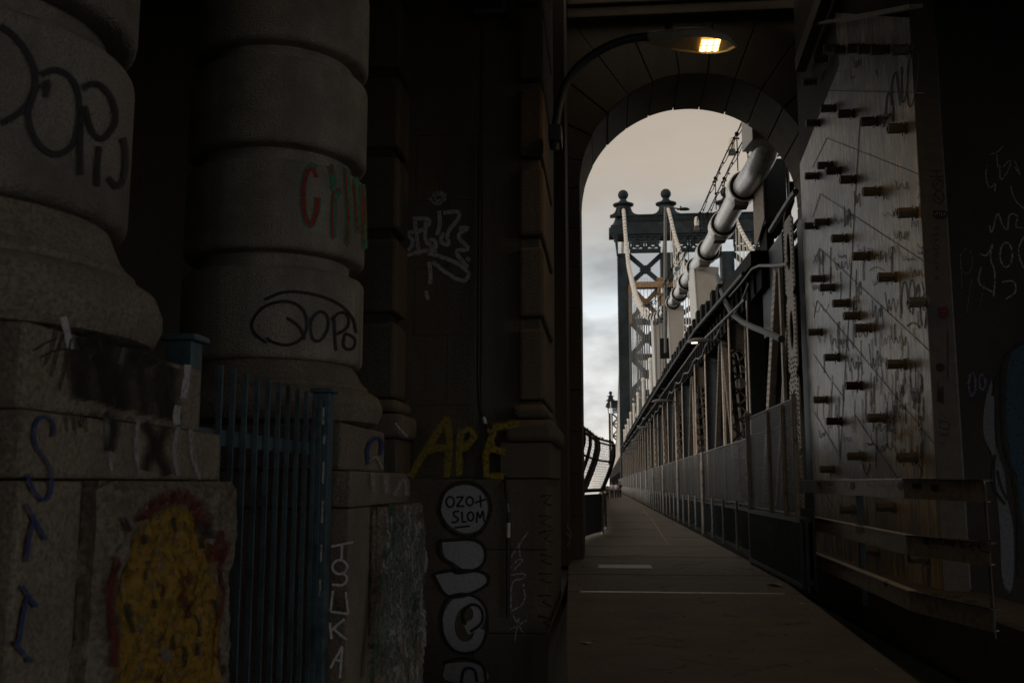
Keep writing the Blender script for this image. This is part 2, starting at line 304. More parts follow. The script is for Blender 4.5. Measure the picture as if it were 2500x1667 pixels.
# ================================================================== SETTING
f = MB().prism([(-0.28, -31, -0.5), (12, -31, -0.5), (12, 2, -0.5), (2.35, 5, -0.5), (2.75, 13, -0.5), (3.0, 18, -0.5), (3.12, 21, -0.5), (3.15, 24.2, -0.5), (-0.72, 24.2, -0.5), (-0.72, 20, -0.5), (-0.47, 12.4, -0.5), (-0.30, 8, -0.5)], (0, 0, 0.5)).build('walkway_floor', FLOORM); tag(f, kind='structure')
f = MB().box(-0.9, 3.2, 24.2, 700, -0.4, 0.0).build('walkway_deck', FLOORM); tag(f, kind='structure')
f = MB().box(-12, 0.5, -31, 23.9, -2.6, -2.3).build('ground', BLKG); tag(f, kind='structure')
f = MB().box(2.2, 12, 1.5, 24.1, -0.9, -0.52).build('shade_slab', BLKG); tag(f, kind='structure')  # dark slab added beside the cut-back floor for its fade into shade
f = MB().box(-3000, 3000, -2000, 5000, -42.5, -42).build('river', WATER); tag(f, kind='structure')
f = MB().box(-9, 12, -18, 16.0, 13.0, 13.6); f.box(-9, -0.5, 16.0, 21.4, 13.0, 13.6); f.box(3.0, 12, 16.0, 21.4, 13.0, 13.6); f.box(-0.5, 3.0, 16.0, 18.4, 13.0, 13.6)  # slot added in the unseen roof to let light onto the arch face
for y in (0, 4.2, 8.4, 12.6): f.box(-9, 12, y, y + 0.35, 12.5, 13.0)
f = f.build('overhead_deck', GRAN2); tag(f, 'dark concrete deck with cross beams roofing the passage, its slot before the arch added for light', 'deck')
# expansion joint and painted joints of the floor (thin raised strips)
j = MB()
for (y, w) in ((15.3, 0.02), (18.2, 0.008), (22.6, 0.01), (26.5, 0.01), (31, 0.01), (36, 0.012), (43, 0.015), (52, 0.02)): j.box(-0.74 if y < 24 else -0.5 if y < 30 else 0.02, 3.0, y, y + w, 0.001, 0.006)
f = j.build('floor_joint', MORT, bpy.data.objects['walkway_floor'])
f = MB().box(-0.38, 2.62, 15.26, 15.30, 0.001, 0.014).build('joint_trim', EDGE, bpy.data.objects['walkway_floor'])

# ------------------------------------------------------------------ stone columns
def drum_profile(z0, z1, r, c=0.045):
    return [(r - 0.125, z0 - 0.07), (r - 0.12, z0 - 0.012), (r - 0.04, z0 - 0.004), (r - 0.016, z0 + 0.006), (r - 0.004, z0 + 0.024), (r, z0 + 0.05), (r, z1 - 0.06), (r - 0.005, z1 - 0.032), (r - 0.02, z1 - 0.01), (r - 0.045, z1), (r - 0.12, z1 + 0.006), (r - 0.125, z1 + 0.065)]
def rock_h(a, z, seed): return 0.9 * noise.noise(Vector((a * 16 + seed, z * 2.0, seed))) + 0.8 * noise.noise(Vector((a * 5, z * 4.5, seed + 3))) + 0.5 * noise.noise(Vector((a * 30, z * 18, seed)))
def rocksurf(ax, c, seeds, zs, amp):
    def f(x, y):
        p = ad_(x, y, **{ax: c}); sd_ = seeds[0] if p.z > zs else seeds[1]
        if ax == 'X': p.x += rock_h(p.y, p.z, sd_) * amp; return p, Vector((1, 0, 0))
        p.y -= rock_h(p.x, p.z, sd_) * amp; return p, Vector((0, -1, 0))
    return f
def rough_face(mb, x0, x1, y0, y1, z0, z1, face, amp, seed, step=0.035):
    # rock-faced block: a box whose visible faces are uneven, with vertical chisel furrows
    mb.box(x0 + 0.03, x1 - 0.03, y0 + 0.03, y1 - 0.03, z0, z1 - 0.02)
    def h(a, z, e): return rock_h(a, z, seed) * amp * min(1, e / 0.06) - 0.035 * max(0, 1 - e / 0.035)
    for fc in face:
        A0, A1 = (y0, y1) if fc == 'x' else (x0, x1); na = int((A1 - A0) / step) + 1; nz_ = int((z1 - z0) / step) + 1; i0 = len(mb.v)
        for k in range(nz_ + 1):
            for i in range(na + 1):
                a = A0 + (A1 - A0) * i / na; z = z0 + (z1 - z0) * k / nz_; e = min(a - A0, A1 - a, z1 - z); d = h(a, z, e)
                mb.v.append(Vector((x1 + d, a, z)) if fc == 'x' else Vector((a, y0 - d, z)))
        for k in range(nz_):
            for i in range(na): q = i0 + k * (na + 1) + i; mb.f.append((q, q + 1, q + na + 2, q + na + 1))
        top = i0 + nz_ * (na + 1)       # cap rim back to the block
        for i in range(na):
            b = len(mb.v); p, q = mb.v[top + i], mb.v[top + i + 1]
            mb.v += [Vector((x1 - 0.05, p.y, z1 - 0.004)) if fc == 'x' else Vector((p.x, y0 + 0.05, z1 - 0.004)), Vector((x1 - 0.05, q.y, z1 - 0.004)) if fc == 'x' else Vector((q.x, y0 + 0.05, z1 - 0.004))]
            mb.f.append((top + i, top + i + 1, b + 1, b))
    mb.box(x0 + 0.045, x1 - 0.045, y0 + 0.045, y1 - 0.045, z1 - 0.03, z1 - 0.004)
def stone_column(cx, cy, r, zb, pitch, ndr, plinth, label, stone):
    t = root('stone_column', (cx, cy, 0), label, 'column', 'rusticated columns of the colonnade')
    for k in range(ndr):
        MB().lathe(cx, cy, drum_profile(zb + k * pitch, zb + (k + 1) * pitch - 0.125, r), 64).build('drum', stone, t, smooth=True)
    b = MB(); z0 = plinth
    b.lathe(cx, cy, [(r * 1.06, z0), (r * 1.18, z0 + 0.03), (r * 1.235, z0 + 0.11), (r * 1.235, z0 + 0.16), (r * 1.19, z0 + 0.235), (r * 1.10, z0 + 0.275), (r * 1.065, z0 + 0.285), (r * 1.065, z0 + 0.31), (r * 1.03, z0 + 0.33), (r * 0.98, z0 + 0.37), (r * 0.94, z0 + 0.43), (r * 0.915, zb - 0.03), (r * 0.9, zb)], 64)
    b.build('base', GRANW, t, smooth=True)
    return t
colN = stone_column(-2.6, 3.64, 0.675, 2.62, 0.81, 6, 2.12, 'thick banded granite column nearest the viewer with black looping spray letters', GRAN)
colM = stone_column(-2.6, 7.6, 0.705, 2.505, 0.811, 7, 2.03, 'banded granite column behind the blue picket fence with red and green spray letters', GRAN_LIT)
def pedestal(y0, y1, z, c, r, label, seed):
    # c: (x, y end, z top) of the middle course; r: (x, y start, y end, z top) of the rock-faced block
    t = root('pedestal', (-2.6, (y0 + y1) / 2, -2.3), label, 'pedestal', 'stepped pedestals under the columns')
    MB().box(-3.4, -1.84, y0, y1, c[2] + 0.006, z).build('plinth', GRANW, t, bevel=0.02)
    MB().box(-3.45, c[0], y0 - 0.06, c[1], r[3] + 0.006, c[2]).build('course', GRANW, t, bevel=0.015)
    m = MB(); rough_face(m, -3.5, r[0], r[1], r[2], r[3] - 1.0, r[3], 'xy', 0.045, seed); rough_face(m, -3.5, r[0], r[1], r[2], r[3] - 2.0, r[3] - 1.008, 'xy', 0.045, seed + 9); m.box(-3.5, r[0] - .02, r[1] + .02, r[2] - .02, -2.3, r[3] - 2.008)
    m.build('rock_block', ROCK, t)
    MB().box(-3.46, c[0] - 0.003, y0 - 0.05, r[1] + 0.01, -2.3, r[3]).build('smooth_block', GRANW, t, bevel=0.015)
    return t
pedN = pedestal(3.0, 4.42, 2.12, (-1.79, 4.55, 1.83), (-1.70, 3.32, 4.55, 1.61), 'stepped granite pedestal nearest the viewer with yellow and red graffiti on its rough block', 5)
pedM = pedestal(6.9, 8.3, 2.03, (-1.75, 8.85, 1.69), (-1.66, 7.45, 9.2, 1.43), 'stepped granite pedestal just behind the blue fence with pale vertical lettering', 11)
# ------------------------------------------------------------------ pier and wall on the left
def blocks(mb, x0, x1, y0, y1, z0, pitch, gap, n):
    for k in range(n): mb.box(x0, x1, y0, y1, z0 + k * pitch, z0 + (k + 1) * pitch - gap)
t = root('stone_pier', (-2.9, 12.4, -2.3), 'dark rusticated stone pier between the banded column and the graffiti wall', 'pier')
m = MB(); blocks(m, -3.9, -2.58, 12.15, 12.87, 2.66, 1.08, 0.13, 10); m.build('block', GRAN2, t, bevel=0.05)
MB().box(-3.8, -2.69, 12.25, 12.88, 2.3, 13.0).build('core', BLKG, t)
m = MB(); m.box(-4, -2.5, 12.0, 12.87, 2.47, 2.63); m.box(-4, -2.42, 11.9, 12.87, 2.15, 2.45); m.build('base_moulding', GRANW, t, bevel=0.09, seg=4)
m = MB(); m.box(-4, -2.5, 11.95, 12.87, 1.67, 2.14); m.box(-4, -2.42, 11.9, 12.44, -2.3, 1.66); m.build('plinth', GRAN2, t, bevel=0.02)
pier = t
t = root('masonry_wall', (-2, 13, 0), 'dark stone wall left of the arch painted with white, silver and yellow graffiti', 'wall')
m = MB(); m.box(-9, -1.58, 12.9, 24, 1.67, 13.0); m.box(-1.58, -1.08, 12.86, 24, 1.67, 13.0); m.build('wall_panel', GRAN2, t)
m = MB(); m.box(-1.08, -0.80, 12.86, 16.6, 1.67, 13.0); m.box(-1.08, -1.0, 16.6, 20, 0, 13.0); m.box(-1.08, -0.72, 20, 24, 0, 13.0); m.box(-1.08, -0.47, 21.9, 23.9, 0, 8.2); m.build('pier_return', GRAN2, t, bevel=0.02)
m = MB(); blocks(m, -1.07, -0.745, 12.66, 15.2, 2.66, 1.08, 0.16, 10); m.build('pilaster_block', GRAN2, t, bevel=0.045)
m = MB()
for k in range(12):
    for (a, b) in ((-4.3, -3.0), (-3.0, -2.05), (-2.05, -1.66)):
        if k % 2: m.box(a + 0.006, b - 0.006, 12.885, 12.91, 1.70 + k * 0.92, 1.70 + (k + 1) * 0.92 - 0.012)
    if k % 2 == 0: m.box(-3.6, -2.5, 12.885, 12.91, 1.70 + k * 0.92, 1.70 + (k + 1) * 0.92 - 0.012); m.box(-2.49, -1.67, 12.885, 12.91, 1.70 + k * 0.92, 1.70 + (k + 1) * 0.92 - 0.012)
m.build('ashlar_face', GRAN2, t, bevel=0.006)
m = MB(); m.box(-1.16, -0.70, 12.55, 15.3, 2.42, 2.6); m.box(-1.25, -0.60, 12.45, 15.4, 2.12, 2.4); m.build('base_moulding', GRAN2, t, bevel=0.1, seg=4)
MB().box(-1.3, -0.66, 12.5, 15.4, 1.67, 2.11).build('pilaster_plinth', GRAN2, t, bevel=0.015)
m = MB(); m.box(-9, -1.63, 12.45, 13.5, -2.3, 1.66); m.box(-1.62, -0.71, 12.45, 16.5, 0.8, 1.655); m.box(-1.62, -0.71, 12.452, 16.5, -0.2, 0.792); m.box(-1.62, -0.70, 12.44, 24, -2.3, -0.208); m.box(-0.7, 0.2, 22.5, 23.9, -2.3, -0.52); m.build('lower_course', GRAN2, t, bevel=0.012)
wall = t
t = MB().box(-9.5, -9, -18, 24, -2.3, 13.0); t = t.build('rear_wall', BLKG); tag(t, 'stone wall coloured black for the deep shade in the gap between the two banded columns', 'wall')
t = MB(); t.box(-9, -5.0, -18.4, -18, -2.3, 13); t.box(8, 12, -18.4, -18, 0, 13); t.box(-5.0, 8, -18.4, -18, 7.5, 13); t.box(12, 12.4, 7, 24, 0, 13); t.box(12, 12.4, -18, 7, 8.0, 13); t.box(12, 12.4, -18, -7, 0, 8.0); t = t.build('light_blocker_wall', GRAN2); tag(t, 'added unseen wall behind and beside the viewer with openings sized for the light', 'wall')  # added unseen wall; its openings set how much light gets in

# ------------------------------------------------------------------ arch
AX, AZ, AR = 2.145, 8.2, 2.61
t = root('stone_arch', (AX, 22.9, 0), 'tall round stone arch framing the walkway, the bridge tower and the pale sky', 'arch')
nv = 13
def apt(R, a, y): return (AX + R * math.cos(a), y, AZ + R * math.sin(a))
for k in range(nv):
    a0 = math.pi * k / nv + 0.0035; a1 = math.pi * (k + 1) / nv - 0.0035; n = 6; yf = 21.8 + 0.012 * ((k * 7) % 3)
    poly = [apt(AR + 0.008 * ((k * 5) % 3), a0 + (a1 - a0) * i / n, yf) for i in range(n + 1)] + [apt(3.85, a1 - (a1 - a0) * i / n, yf) for i in range(n + 1)]
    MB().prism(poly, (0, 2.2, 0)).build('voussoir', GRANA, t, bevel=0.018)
m = MB(); n = 26
for k in range(nv):
    a0 = math.pi * k / nv + 0.002; a1 = math.pi * (k + 1) / nv - 0.002
    def outp(a):
        c, s_ = math.cos(a), math.sin(a); r = 1e9
        if c > 1e-6: r = min(r, (9 - AX) / c)
        if c < -1e-6: r = min(r, (-1.6 - AX) / c)
        if s_ > 1e-6: r = min(r, (12.9 - AZ) / s_)
        return max(r, 3.9)
    pol = [apt(3.855, a0 + (a1 - a0) * i / 4, 21.83) for i in range(5)] + [apt(outp(a1 - (a1 - a0) * i / 4), a1 - (a1 - a0) * i / 4, 21.83) for i in range(5)]
    m.prism(pol, (0, 2.1, 0))
m.prism([(-1.6, 21.84, 11.5), (0.3, 21.84, 12.9), (-1.6, 21.84, 12.9)], (0, 2, 0)); m.prism([(9, 21.84, 11.0), (9, 21.84, 12.9), (5.5, 21.84, 12.9)], (0, 2, 0))
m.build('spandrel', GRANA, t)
for (xa_, xb_) in ((AX + AR, 9), (-1.06, AX - AR)):
    m = MB()
    for k in range(9): m.box(xa_, xb_, 21.8 + 0.01 * (k % 2), 24, k * 0.911 - (0 if k else 0.95), (k + 1) * 0.911 - 0.012)
    m.build('jamb', GRANA, t, bevel=0.015)
m = MB()
for k in range(40):
    a0, a1 = math.pi * k / 40, math.pi * (k + 1) / 40; m.prism([apt(AR + .04, a0, 21.9), apt(AR + .04, a1, 21.9), apt(3.8, a1, 21.9), apt(3.8, a0, 21.9)], (0, 2.0, 0))
m.build('arch_core', MORT, t)

MB().box(AX + AR - 0.02 + 0.04, 8.9, 21.86, 23.9, 0, 8.2).build('jamb_core', MORT, t)
m = MB(); m.box(-0.72, 9, 21.55, 21.79, 12.15, 12.4); m.box(-0.72, 9, 21.45, 21.79, 12.42, 12.9); m.build('cornice', GRANA, t, bevel=0.03)
arch = t
P = onplane
# arch wall weathering tags
paint([[(1861, 900), (1864, 1000), (1860, 1090)], [(1868, 930), (1866, 1060)], [(1874, 880), (1872, 1010), (1874, 1140)]], P(X=AX + AR), 9, P_BLUE, arch, 'blue paint on the right jamb of the arch')

# ------------------------------------------------------------------ graffiti, left side
cM = oncyl(-2.6, 7.6, 0.705); cN = oncyl(-2.6, 3.64, 0.675)
z1 = lambda l: [((x / 1.8442) / K, (y / 1.8442) / K) for x, y in l]      # from the first enlarged view
paint([z1([(1425, 760), (1400, 745), (1375, 770), (1362, 860), (1365, 960), (1385, 1015), (1405, 1010), (1425, 960), (1430, 890)]), z1([(1485, 745), (1500, 790), (1497, 860), (1530, 860), (1500, 880), (1500, 970), (1497, 1070)]), z1([(1555, 750), (1560, 850), (1570, 960), (1560, 1100)]), z1([(1600, 800), (1605, 900), (1608, 1050)]), z1([(1630, 830), (1632, 950), (1640, 1120)])], cM, 20, P_GRN, colM, 'green spray halo round the letters')
paint([z1([(1425, 800), (1405, 752), (1375, 780), (1365, 860), (1365, 950), (1385, 1010), (1410, 1010), (1425, 950), (1428, 890)])], cM, 11, P_RED2, colM, 'red spray letter C')
paint([z1([(1490, 740), (1496, 790)]), z1([(1497, 1080), (1493, 960), (1500, 860), (1530, 858)]), z1([(1552, 760), (1558, 860), (1568, 960), (1560, 1110)]), z1([(1592, 830), (1600, 930), (1610, 1050), (1630, 1050)]), z1([(1632, 840), (1630, 950), (1640, 1130), (1644, 1000), (1638, 880)])], cM, 6, P_RED2, colM, 'red spray letters')
paint([z1([(1200, 1545), (1140, 1500), (1130, 1450), (1180, 1380), (1280, 1350), (1360, 1380), (1385, 1450), (1370, 1520), (1300, 1560), (1220, 1540), (1200, 1520)]), z1([(1190, 1350), (1280, 1310), (1400, 1320), (1520, 1360), (1590, 1430), (1600, 1500)]), z1([(1290, 1430), (1350, 1470), (1370, 1530)]), z1([(1400, 1440), (1430, 1400), (1470, 1410), (1480, 1470), (1450, 1530), (1410, 1540), (1395, 1490), (1400, 1430)]), z1([(1490, 1440), (1530, 1400), (1570, 1420), (1565, 1480), (1500, 1510)]), z1([(1550, 1500), (1600, 1520), (1590, 1575), (1540, 1570), (1550, 1500)]), z1([(1500, 1420), (1505, 1500), (1510, 1580)])], cM, 9, P_BLACK, colM, 'black looping spray tag')
paint([z1([(0, 120), (60, 160), (120, 240), (160, 330), (150, 430), (90, 510), (20, 550), (0, 560)]), z1([(180, 340), (240, 310), (310, 340), (350, 420), (355, 560), (320, 670), (240, 705), (170, 660), (130, 580), (120, 500), (160, 400)]), z1([(180, 400), (220, 360), (200, 440)]), z1([(365, 400), (420, 370), (480, 410), (515, 500), (510, 570), (450, 640), (400, 590), (370, 450), (355, 600), (355, 790)]), z1([(440, 660), (430, 760), (430, 840)]), z1([(480, 800), (520, 850), (555, 800), (560, 680), (545, 620)])], cN, 19, P_BLACK, colN, 'wide black spray loops like the letters P O R')
z2 = lambda l: [((x / 1.7095) / K, (750 + y / 1.7095) / K) for x, y in l]
pn = P(X=-1.838); pc = P(X=-1.788); pr = rocksurf('X', -1.70, (5, 14), 0.61, 0.045); ps = P(X=-1.786)
paint([z2([(135, 180), (180, 150), (230, 130)]), z2([(200, 90), (240, 60), (210, 180), (180, 240)]), z2([(260, 110), (230, 200), (205, 290)]), z2([(290, 130), (270, 230), (240, 350)]), z2([(160, 210), (240, 170), (310, 180)])], pn, 5, P_BLACK, pedN, 'thin black scribble')
paint([z2([(300, 180), (310, 260), (330, 380)]), z2([(340, 120), (350, 250), (360, 390)]), z2([(400, 100), (420, 200), (430, 400)]), z2([(470, 140), (440, 260), (470, 410)]), z2([(540, 170), (510, 260), (520, 430)]), z2([(580, 200), (590, 300), (600, 450)]), z2([(680, 220), (650, 320), (680, 460)]), z2([(720, 250), (700, 330), (720, 470)]), z2([(330, 170), (400, 130), (470, 170)]), z2([(540, 200), (600, 180), (640, 240)]), z2([(390, 200), (460, 260), (500, 420)])], pn, 58, BLOT, pedN, 'dripping black spray strokes')
paint([z2([(260, 40), (275, 100), (290, 180)]), z2([(520, 170), (500, 240)]), z2([(780, 240), (775, 300), (760, 380)]), z2([(740, 410), (730, 450), (735, 490)])], pn, 20, P_WHITE, pedN, 'white drips on the top plinth')
paint([z2([(440, 430), (450, 560), (460, 680)]), z2([(570, 470), (560, 580), (575, 690)]), z2([(740, 500), (715, 600), (740, 700)]), z2([(790, 510), (795, 620), (830, 715)])], pc, 20, DRIP, pedN, 'white drips on the second course')
paint([z2([(430, 440), (480, 480), (450, 600)]), z2([(600, 480), (650, 560), (600, 680)]), z2([(690, 500), (650, 600), (700, 700)])], pc, 40, BLOT, pedN, 'black drips on the second course')
paint([z2([(255, 440), (280, 440), (300, 440)]), z2([(270, 445), (275, 520)]), z2([(300, 450), (310, 530)]), z2([(330, 440), (325, 520), (350, 440), (355, 520)])], pc, 4, P_BLACK, pedN, 'small black marker tag')
paint([z2([(215, 540), (222, 490), (190, 450), (150, 465), (130, 520), (145, 590), (190, 640), (210, 700), (205, 780), (180, 810), (140, 780), (105, 700)]), z2([(100, 820), (140, 890), (185, 970)]), z2([(135, 890), (110, 980), (105, 1060)]), z2([(85, 1160), (110, 1200), (145, 1250)]), z2([(110, 1200), (85, 1300), (75, 1400), (45, 1390), (125, 1480)])], ps, 10, P_BLUE, pedN, 'blue spray letters running down the block')
sub_ = lambda l, n: [(l[0][0] + (l[1][0] - l[0][0]) * i / n, l[0][1] + (l[1][1] - l[0][1]) * i / n) for i in range(n + 1)]
yel = z2([(600, 860), (720, 800), (830, 840), (880, 950), (905, 1150), (915, 1400), (915, 1750), (450, 1750), (460, 1300), (490, 1080), (540, 920)])
blob(yel, pr, P_YEL, pedN, 'yellow painted figure on the rough block', n=40, dense=3, base=0.006)
paint([z2([(570, 900), (620, 830), (700, 790), (780, 790), (840, 850), (870, 950), (900, 1060)])], pr, 46, P_RED, pedN, 'dark red outline over the yellow')
paint([z2([(930, 930), (930, 1080), (910, 1250), (890, 1350), (890, 1560)]), z2([(735, 1090), (750, 1180), (780, 1300)]), z2([(460, 1040), (450, 1200), (450, 1500)]), z2([(600, 1500), (640, 1568), (700, 1500)])], pr, 30, P_RED, pedN, 'dark red strokes beside the yellow')
furrow = [z2([(x + random.uniform(-3, 3), y), (x + random.uniform(-5, 5), y + h)]) for x in range(460, 950, 38) for y, h in [(random.uniform(850, 1520), random.uniform(35, 90)) for _ in range(2)]]
paint([sub_(l, 5) for l in furrow], pr, 11, BLOT, pedN, 'dark unpainted chisel furrows', base=0.014, curve=False)
# second pedestal and pier
z4 = lambda l: [((750 + x / 1.8086) / K, (800 + y / 1.8086) / K) for x, y in l]
el4 = lambda a, b, c, d: z4(ell(a, b, c, d, n=10))
ps2 = P(X=-1.828); 
paint([z4([(100, 965), (200, 945)]), z4([(150, 956), (148, 1020)]), el4(140, 1055, 34, 32), z4([(150, 1080), (176, 1100), (160, 1138), (105, 1132)]), z4([(110, 1160), (98, 1252)]), z4([(98, 1252), (178, 1262)]), z4([(166, 1165), (178, 1262)]), z4([(95, 1300), (102, 1372)]), z4([(160, 1285), (100, 1335)]), z4([(112, 1328), (168, 1375)]), z4([(98, 1500), (150, 1405)]), z4([(150, 1405), (140, 1545)]), z4([(110, 1462), (152, 1470)])], P(X=-1.748), 7, P_WHITE, pedM, 'pale letters T O J U K A running down the block')
paint([z4([(205, 820), (212, 900)])], P(X=-1.785), 7, P_PALE, pedM, 'pale vertical dash')
paint([z4([(265, 600), (260, 520), (300, 480), (330, 500), (320, 560)])], P(X=-1.835), 10, P_BLUE, pedM, 'blue spray arc')
paint([z4([(270, 590), (300, 560), (330, 620)]), z4([(385, 420), (410, 450), (440, 480)])], P(X=-1.835), 12, DRIP, pedM, 'white patch')
paint([z4([(285, 640), (290, 720)]), z4([(340, 650), (345, 730)]), z4([(380, 740), (410, 680), (430, 665), (435, 740)])], P(X=-1.745), 22, DRIP, pedM, 'white blocks of paint on the middle course')
blob(z4([(352, 775), (430, 772), (520, 785), (522, 1040), (500, 1300), (470, 1520), (300, 1600), (330, 1250), (345, 1000)]), rocksurf('X', -1.66, (11, 20), 0.43, 0.045), paintmat('grey_green_wash', (0.10, 0.125, 0.11), 0.6, 0.9), pedM, 'patchy grey green wash on the rough block', n=40, dense=3, base=0.004)
random.seed(3)
fur = []
for x in range(345, 520, 13):
    for _ in range(7):
        y = random.uniform(770, 1500); fur.append(z4([(x + random.uniform(-6, 6), y), (x + random.uniform(-9, 9), y + 40), (x + random.uniform(-6, 6), y + random.uniform(60, 190))]))
paint(fur, rocksurf('X', -1.66, (11, 20), 0.43, 0.045), 9, DRIP, pedM, 'white paint caught on the rough block', base=0.004)
paint([z4([(370, 770), (380, 900), (330, 1050), (310, 1300), (290, 1540)]), z4([(450, 860), (440, 1000), (480, 1150), (470, 1500)])], rocksurf('X', -1.66, (11, 20), 0.43, 0.045), 16, paintmat('dark_green_wash', (0.03, 0.09, 0.055), 0.9, 0.6), pedM, 'green spray streaks', base=0.004)
# wall
pw = P(Y=12.88); pl = P(Y=12.44)
z3 = lambda l: [((850 + x / 1.845) / K, (y / 1.845) / K) for x, y in l]
paint([z3([(290, 985), (380, 985), (340, 1040), (270, 1050), (255, 1040), (300, 1090), (270, 1130)]), z3([(300, 990), (310, 1070), (320, 1150)]), z3([(265, 1150), (330, 1130), (400, 1130)]), z3([(350, 1000), (345, 1100), (390, 1070), (400, 1130), (350, 1090)]), z3([(410, 950), (415, 1010), (400, 1060)]), z3([(430, 960), (500, 950), (500, 985), (440, 1050), (460, 1110), (410, 1090), (430, 1050)]), z3([(500, 1030), (555, 1025), (480, 1060), (560, 1130), (470, 1125), (540, 1205)]), z3([(380, 1180), (470, 1250), (530, 1270), (548, 1230), (500, 1190), (430, 1160), (360, 1140)]), z3([(365, 1180), (372, 1230), (370, 1280)]), z3([(535, 1160), (548, 1175)]), z3([(350, 1310), (360, 1350)])], pw, 12, P_WHITE, wall, 'tangled white spray tag', curve=True)
paint([z3([(370, 890), (400, 920), (440, 890), (420, 870), (380, 880)])], pw, 20, P_PALE, wall, 'pale round smudge')
paint([z4([(455, 660), (500, 580), (570, 470), (620, 395)]), z4([(620, 395), (630, 520), (615, 660)]), z4([(520, 550), (570, 530), (620, 530)]), z4([(670, 655), (670, 560), (680, 460), (720, 445), (740, 480), (700, 530), (680, 530)]), z4([(820, 440), (935, 425)]), z4([(825, 450), (790, 560), (790, 650), (870, 655)]), z4([(800, 530), (880, 550)])], P(Y=12.445), 22, paintmat('yellow_letter_paint', (0.27, 0.2, 0.015), 0.5, 0.6), wall, 'yellow spray letters A P E', curve=False, base=-0.0)
blob(z4([(590, 790), (610, 720), (680, 690), (750, 700), (795, 750), (800, 820), (770, 890), (700, 912), (630, 880), (595, 830)]), pl, P_RAIN, wall, 'silver disc with black letters')
blob(z4([(595, 945), (775, 935), (785, 1060), (700, 1075), (655, 1040), (600, 1010)]), pl, P_RAIN, wall, 'silver letter shape', n=8)
blob(z4([(565, 1090), (670, 1070), (780, 1080), (800, 1130), (720, 1180), (620, 1195)]), pl, P_RAIN, wall, 'silver letter shape', n=8)
paint([z4([(700, 1330), (760, 1300), (760, 1220), (690, 1190), (630, 1250), (620, 1340), (660, 1410), (740, 1410), (775, 1330)])], pl, 30, P_RAIN, wall, 'silver letter e')
blob(z4([(610, 1480), (760, 1470), (830, 1568), (590, 1568)]), pl, P_RAIN, wall, 'silver letter shape', n=6)
paint([z4([(585, 800), (600, 715), (680, 675), (760, 690), (815, 760), (805, 840), (760, 915), (690, 925), (610, 885), (580, 800)]), z4([(580, 940), (785, 925), (790, 1060), (640, 1090), (655, 1050), (585, 1020), (580, 940)]), z4([(555, 1085), (640, 1065), (800, 1075), (805, 1140), (620, 1210), (555, 1085)]), z4([(700, 1310), (680, 1260), (720, 1215), (770, 1230), (780, 1300), (720, 1340)]), z4([(590, 1270), (620, 1180), (720, 1170), (790, 1220), (800, 1330), (760, 1430), (660, 1440), (600, 1370), (590, 1270)]), z4([(600, 1480), (680, 1450), (780, 1480), (790, 1560)]), z4([(680, 1568), (690, 1500), (740, 1500), (750, 1560)])], pl, 9, P_BLACK, wall, 'black outline of the silver letters', base=0.010)
paint([el4(632, 768, 18, 24), z4([(658, 748), (690, 745)]), z4([(690, 745), (660, 788)]), z4([(660, 788), (695, 786)]), el4(718, 765, 16, 20), z4([(740, 772), (792, 756)]), z4([(764, 738), (768, 792)]), z4([(672, 808), (645, 812), (650, 832), (672, 842), (655, 860), (636, 856)]), z4([(684, 810), (686, 858)]), z4([(686, 858), (704, 854)]), el4(722, 832, 14, 20), z4([(748, 860), (752, 812)]), z4([(752, 812), (764, 840)]), z4([(764, 840), (776, 806)]), z4([(776, 806), (782, 856)]), z4([(650, 882), (720, 874)])], pl, 6, P_BLACK, wall, 'black letters O Z O T and S L O M inside the silver disc', base=0.010)
paint([z4([(900, 1010), (975, 900)]), z4([(935, 950), (940, 1010)]), z4([(900, 1060), (930, 1020), (960, 1020), (910, 1070)]), z4([(900, 1090), (965, 1080), (960, 1110), (900, 1110), (900, 1240)]), z4([(955, 1130), (965, 1215), (900, 1250)]), z4([(895, 1330), (970, 1290)]), z4([(910, 1270), (960, 1355)]), z4([(935, 1280), (915, 1380)])], pl, 6, P_PALE, wall, 'pale vertical letters and a star')
random.seed(77)
paint([z4([(1025 + random.uniform(-8, 8), y), (1080 + random.uniform(-8, 8), y + random.uniform(-15, 15)), (1040 + random.uniform(-12, 12), y + 28), (1078, y + 46 + random.uniform(-10, 10))]) for y in (745, 830, 905, 1000, 1085, 1180, 1270)], pl, 8, BLOT, wall, 'faint dark vertical lettering', curve=False)
paint([z4([(1145, 960), (1170, 920), (1145, 870)]), z4([(1145, 905), (1165, 930)])], P(X=-0.7), 5, P_PALE, wall, 'small pale tag at the corner')

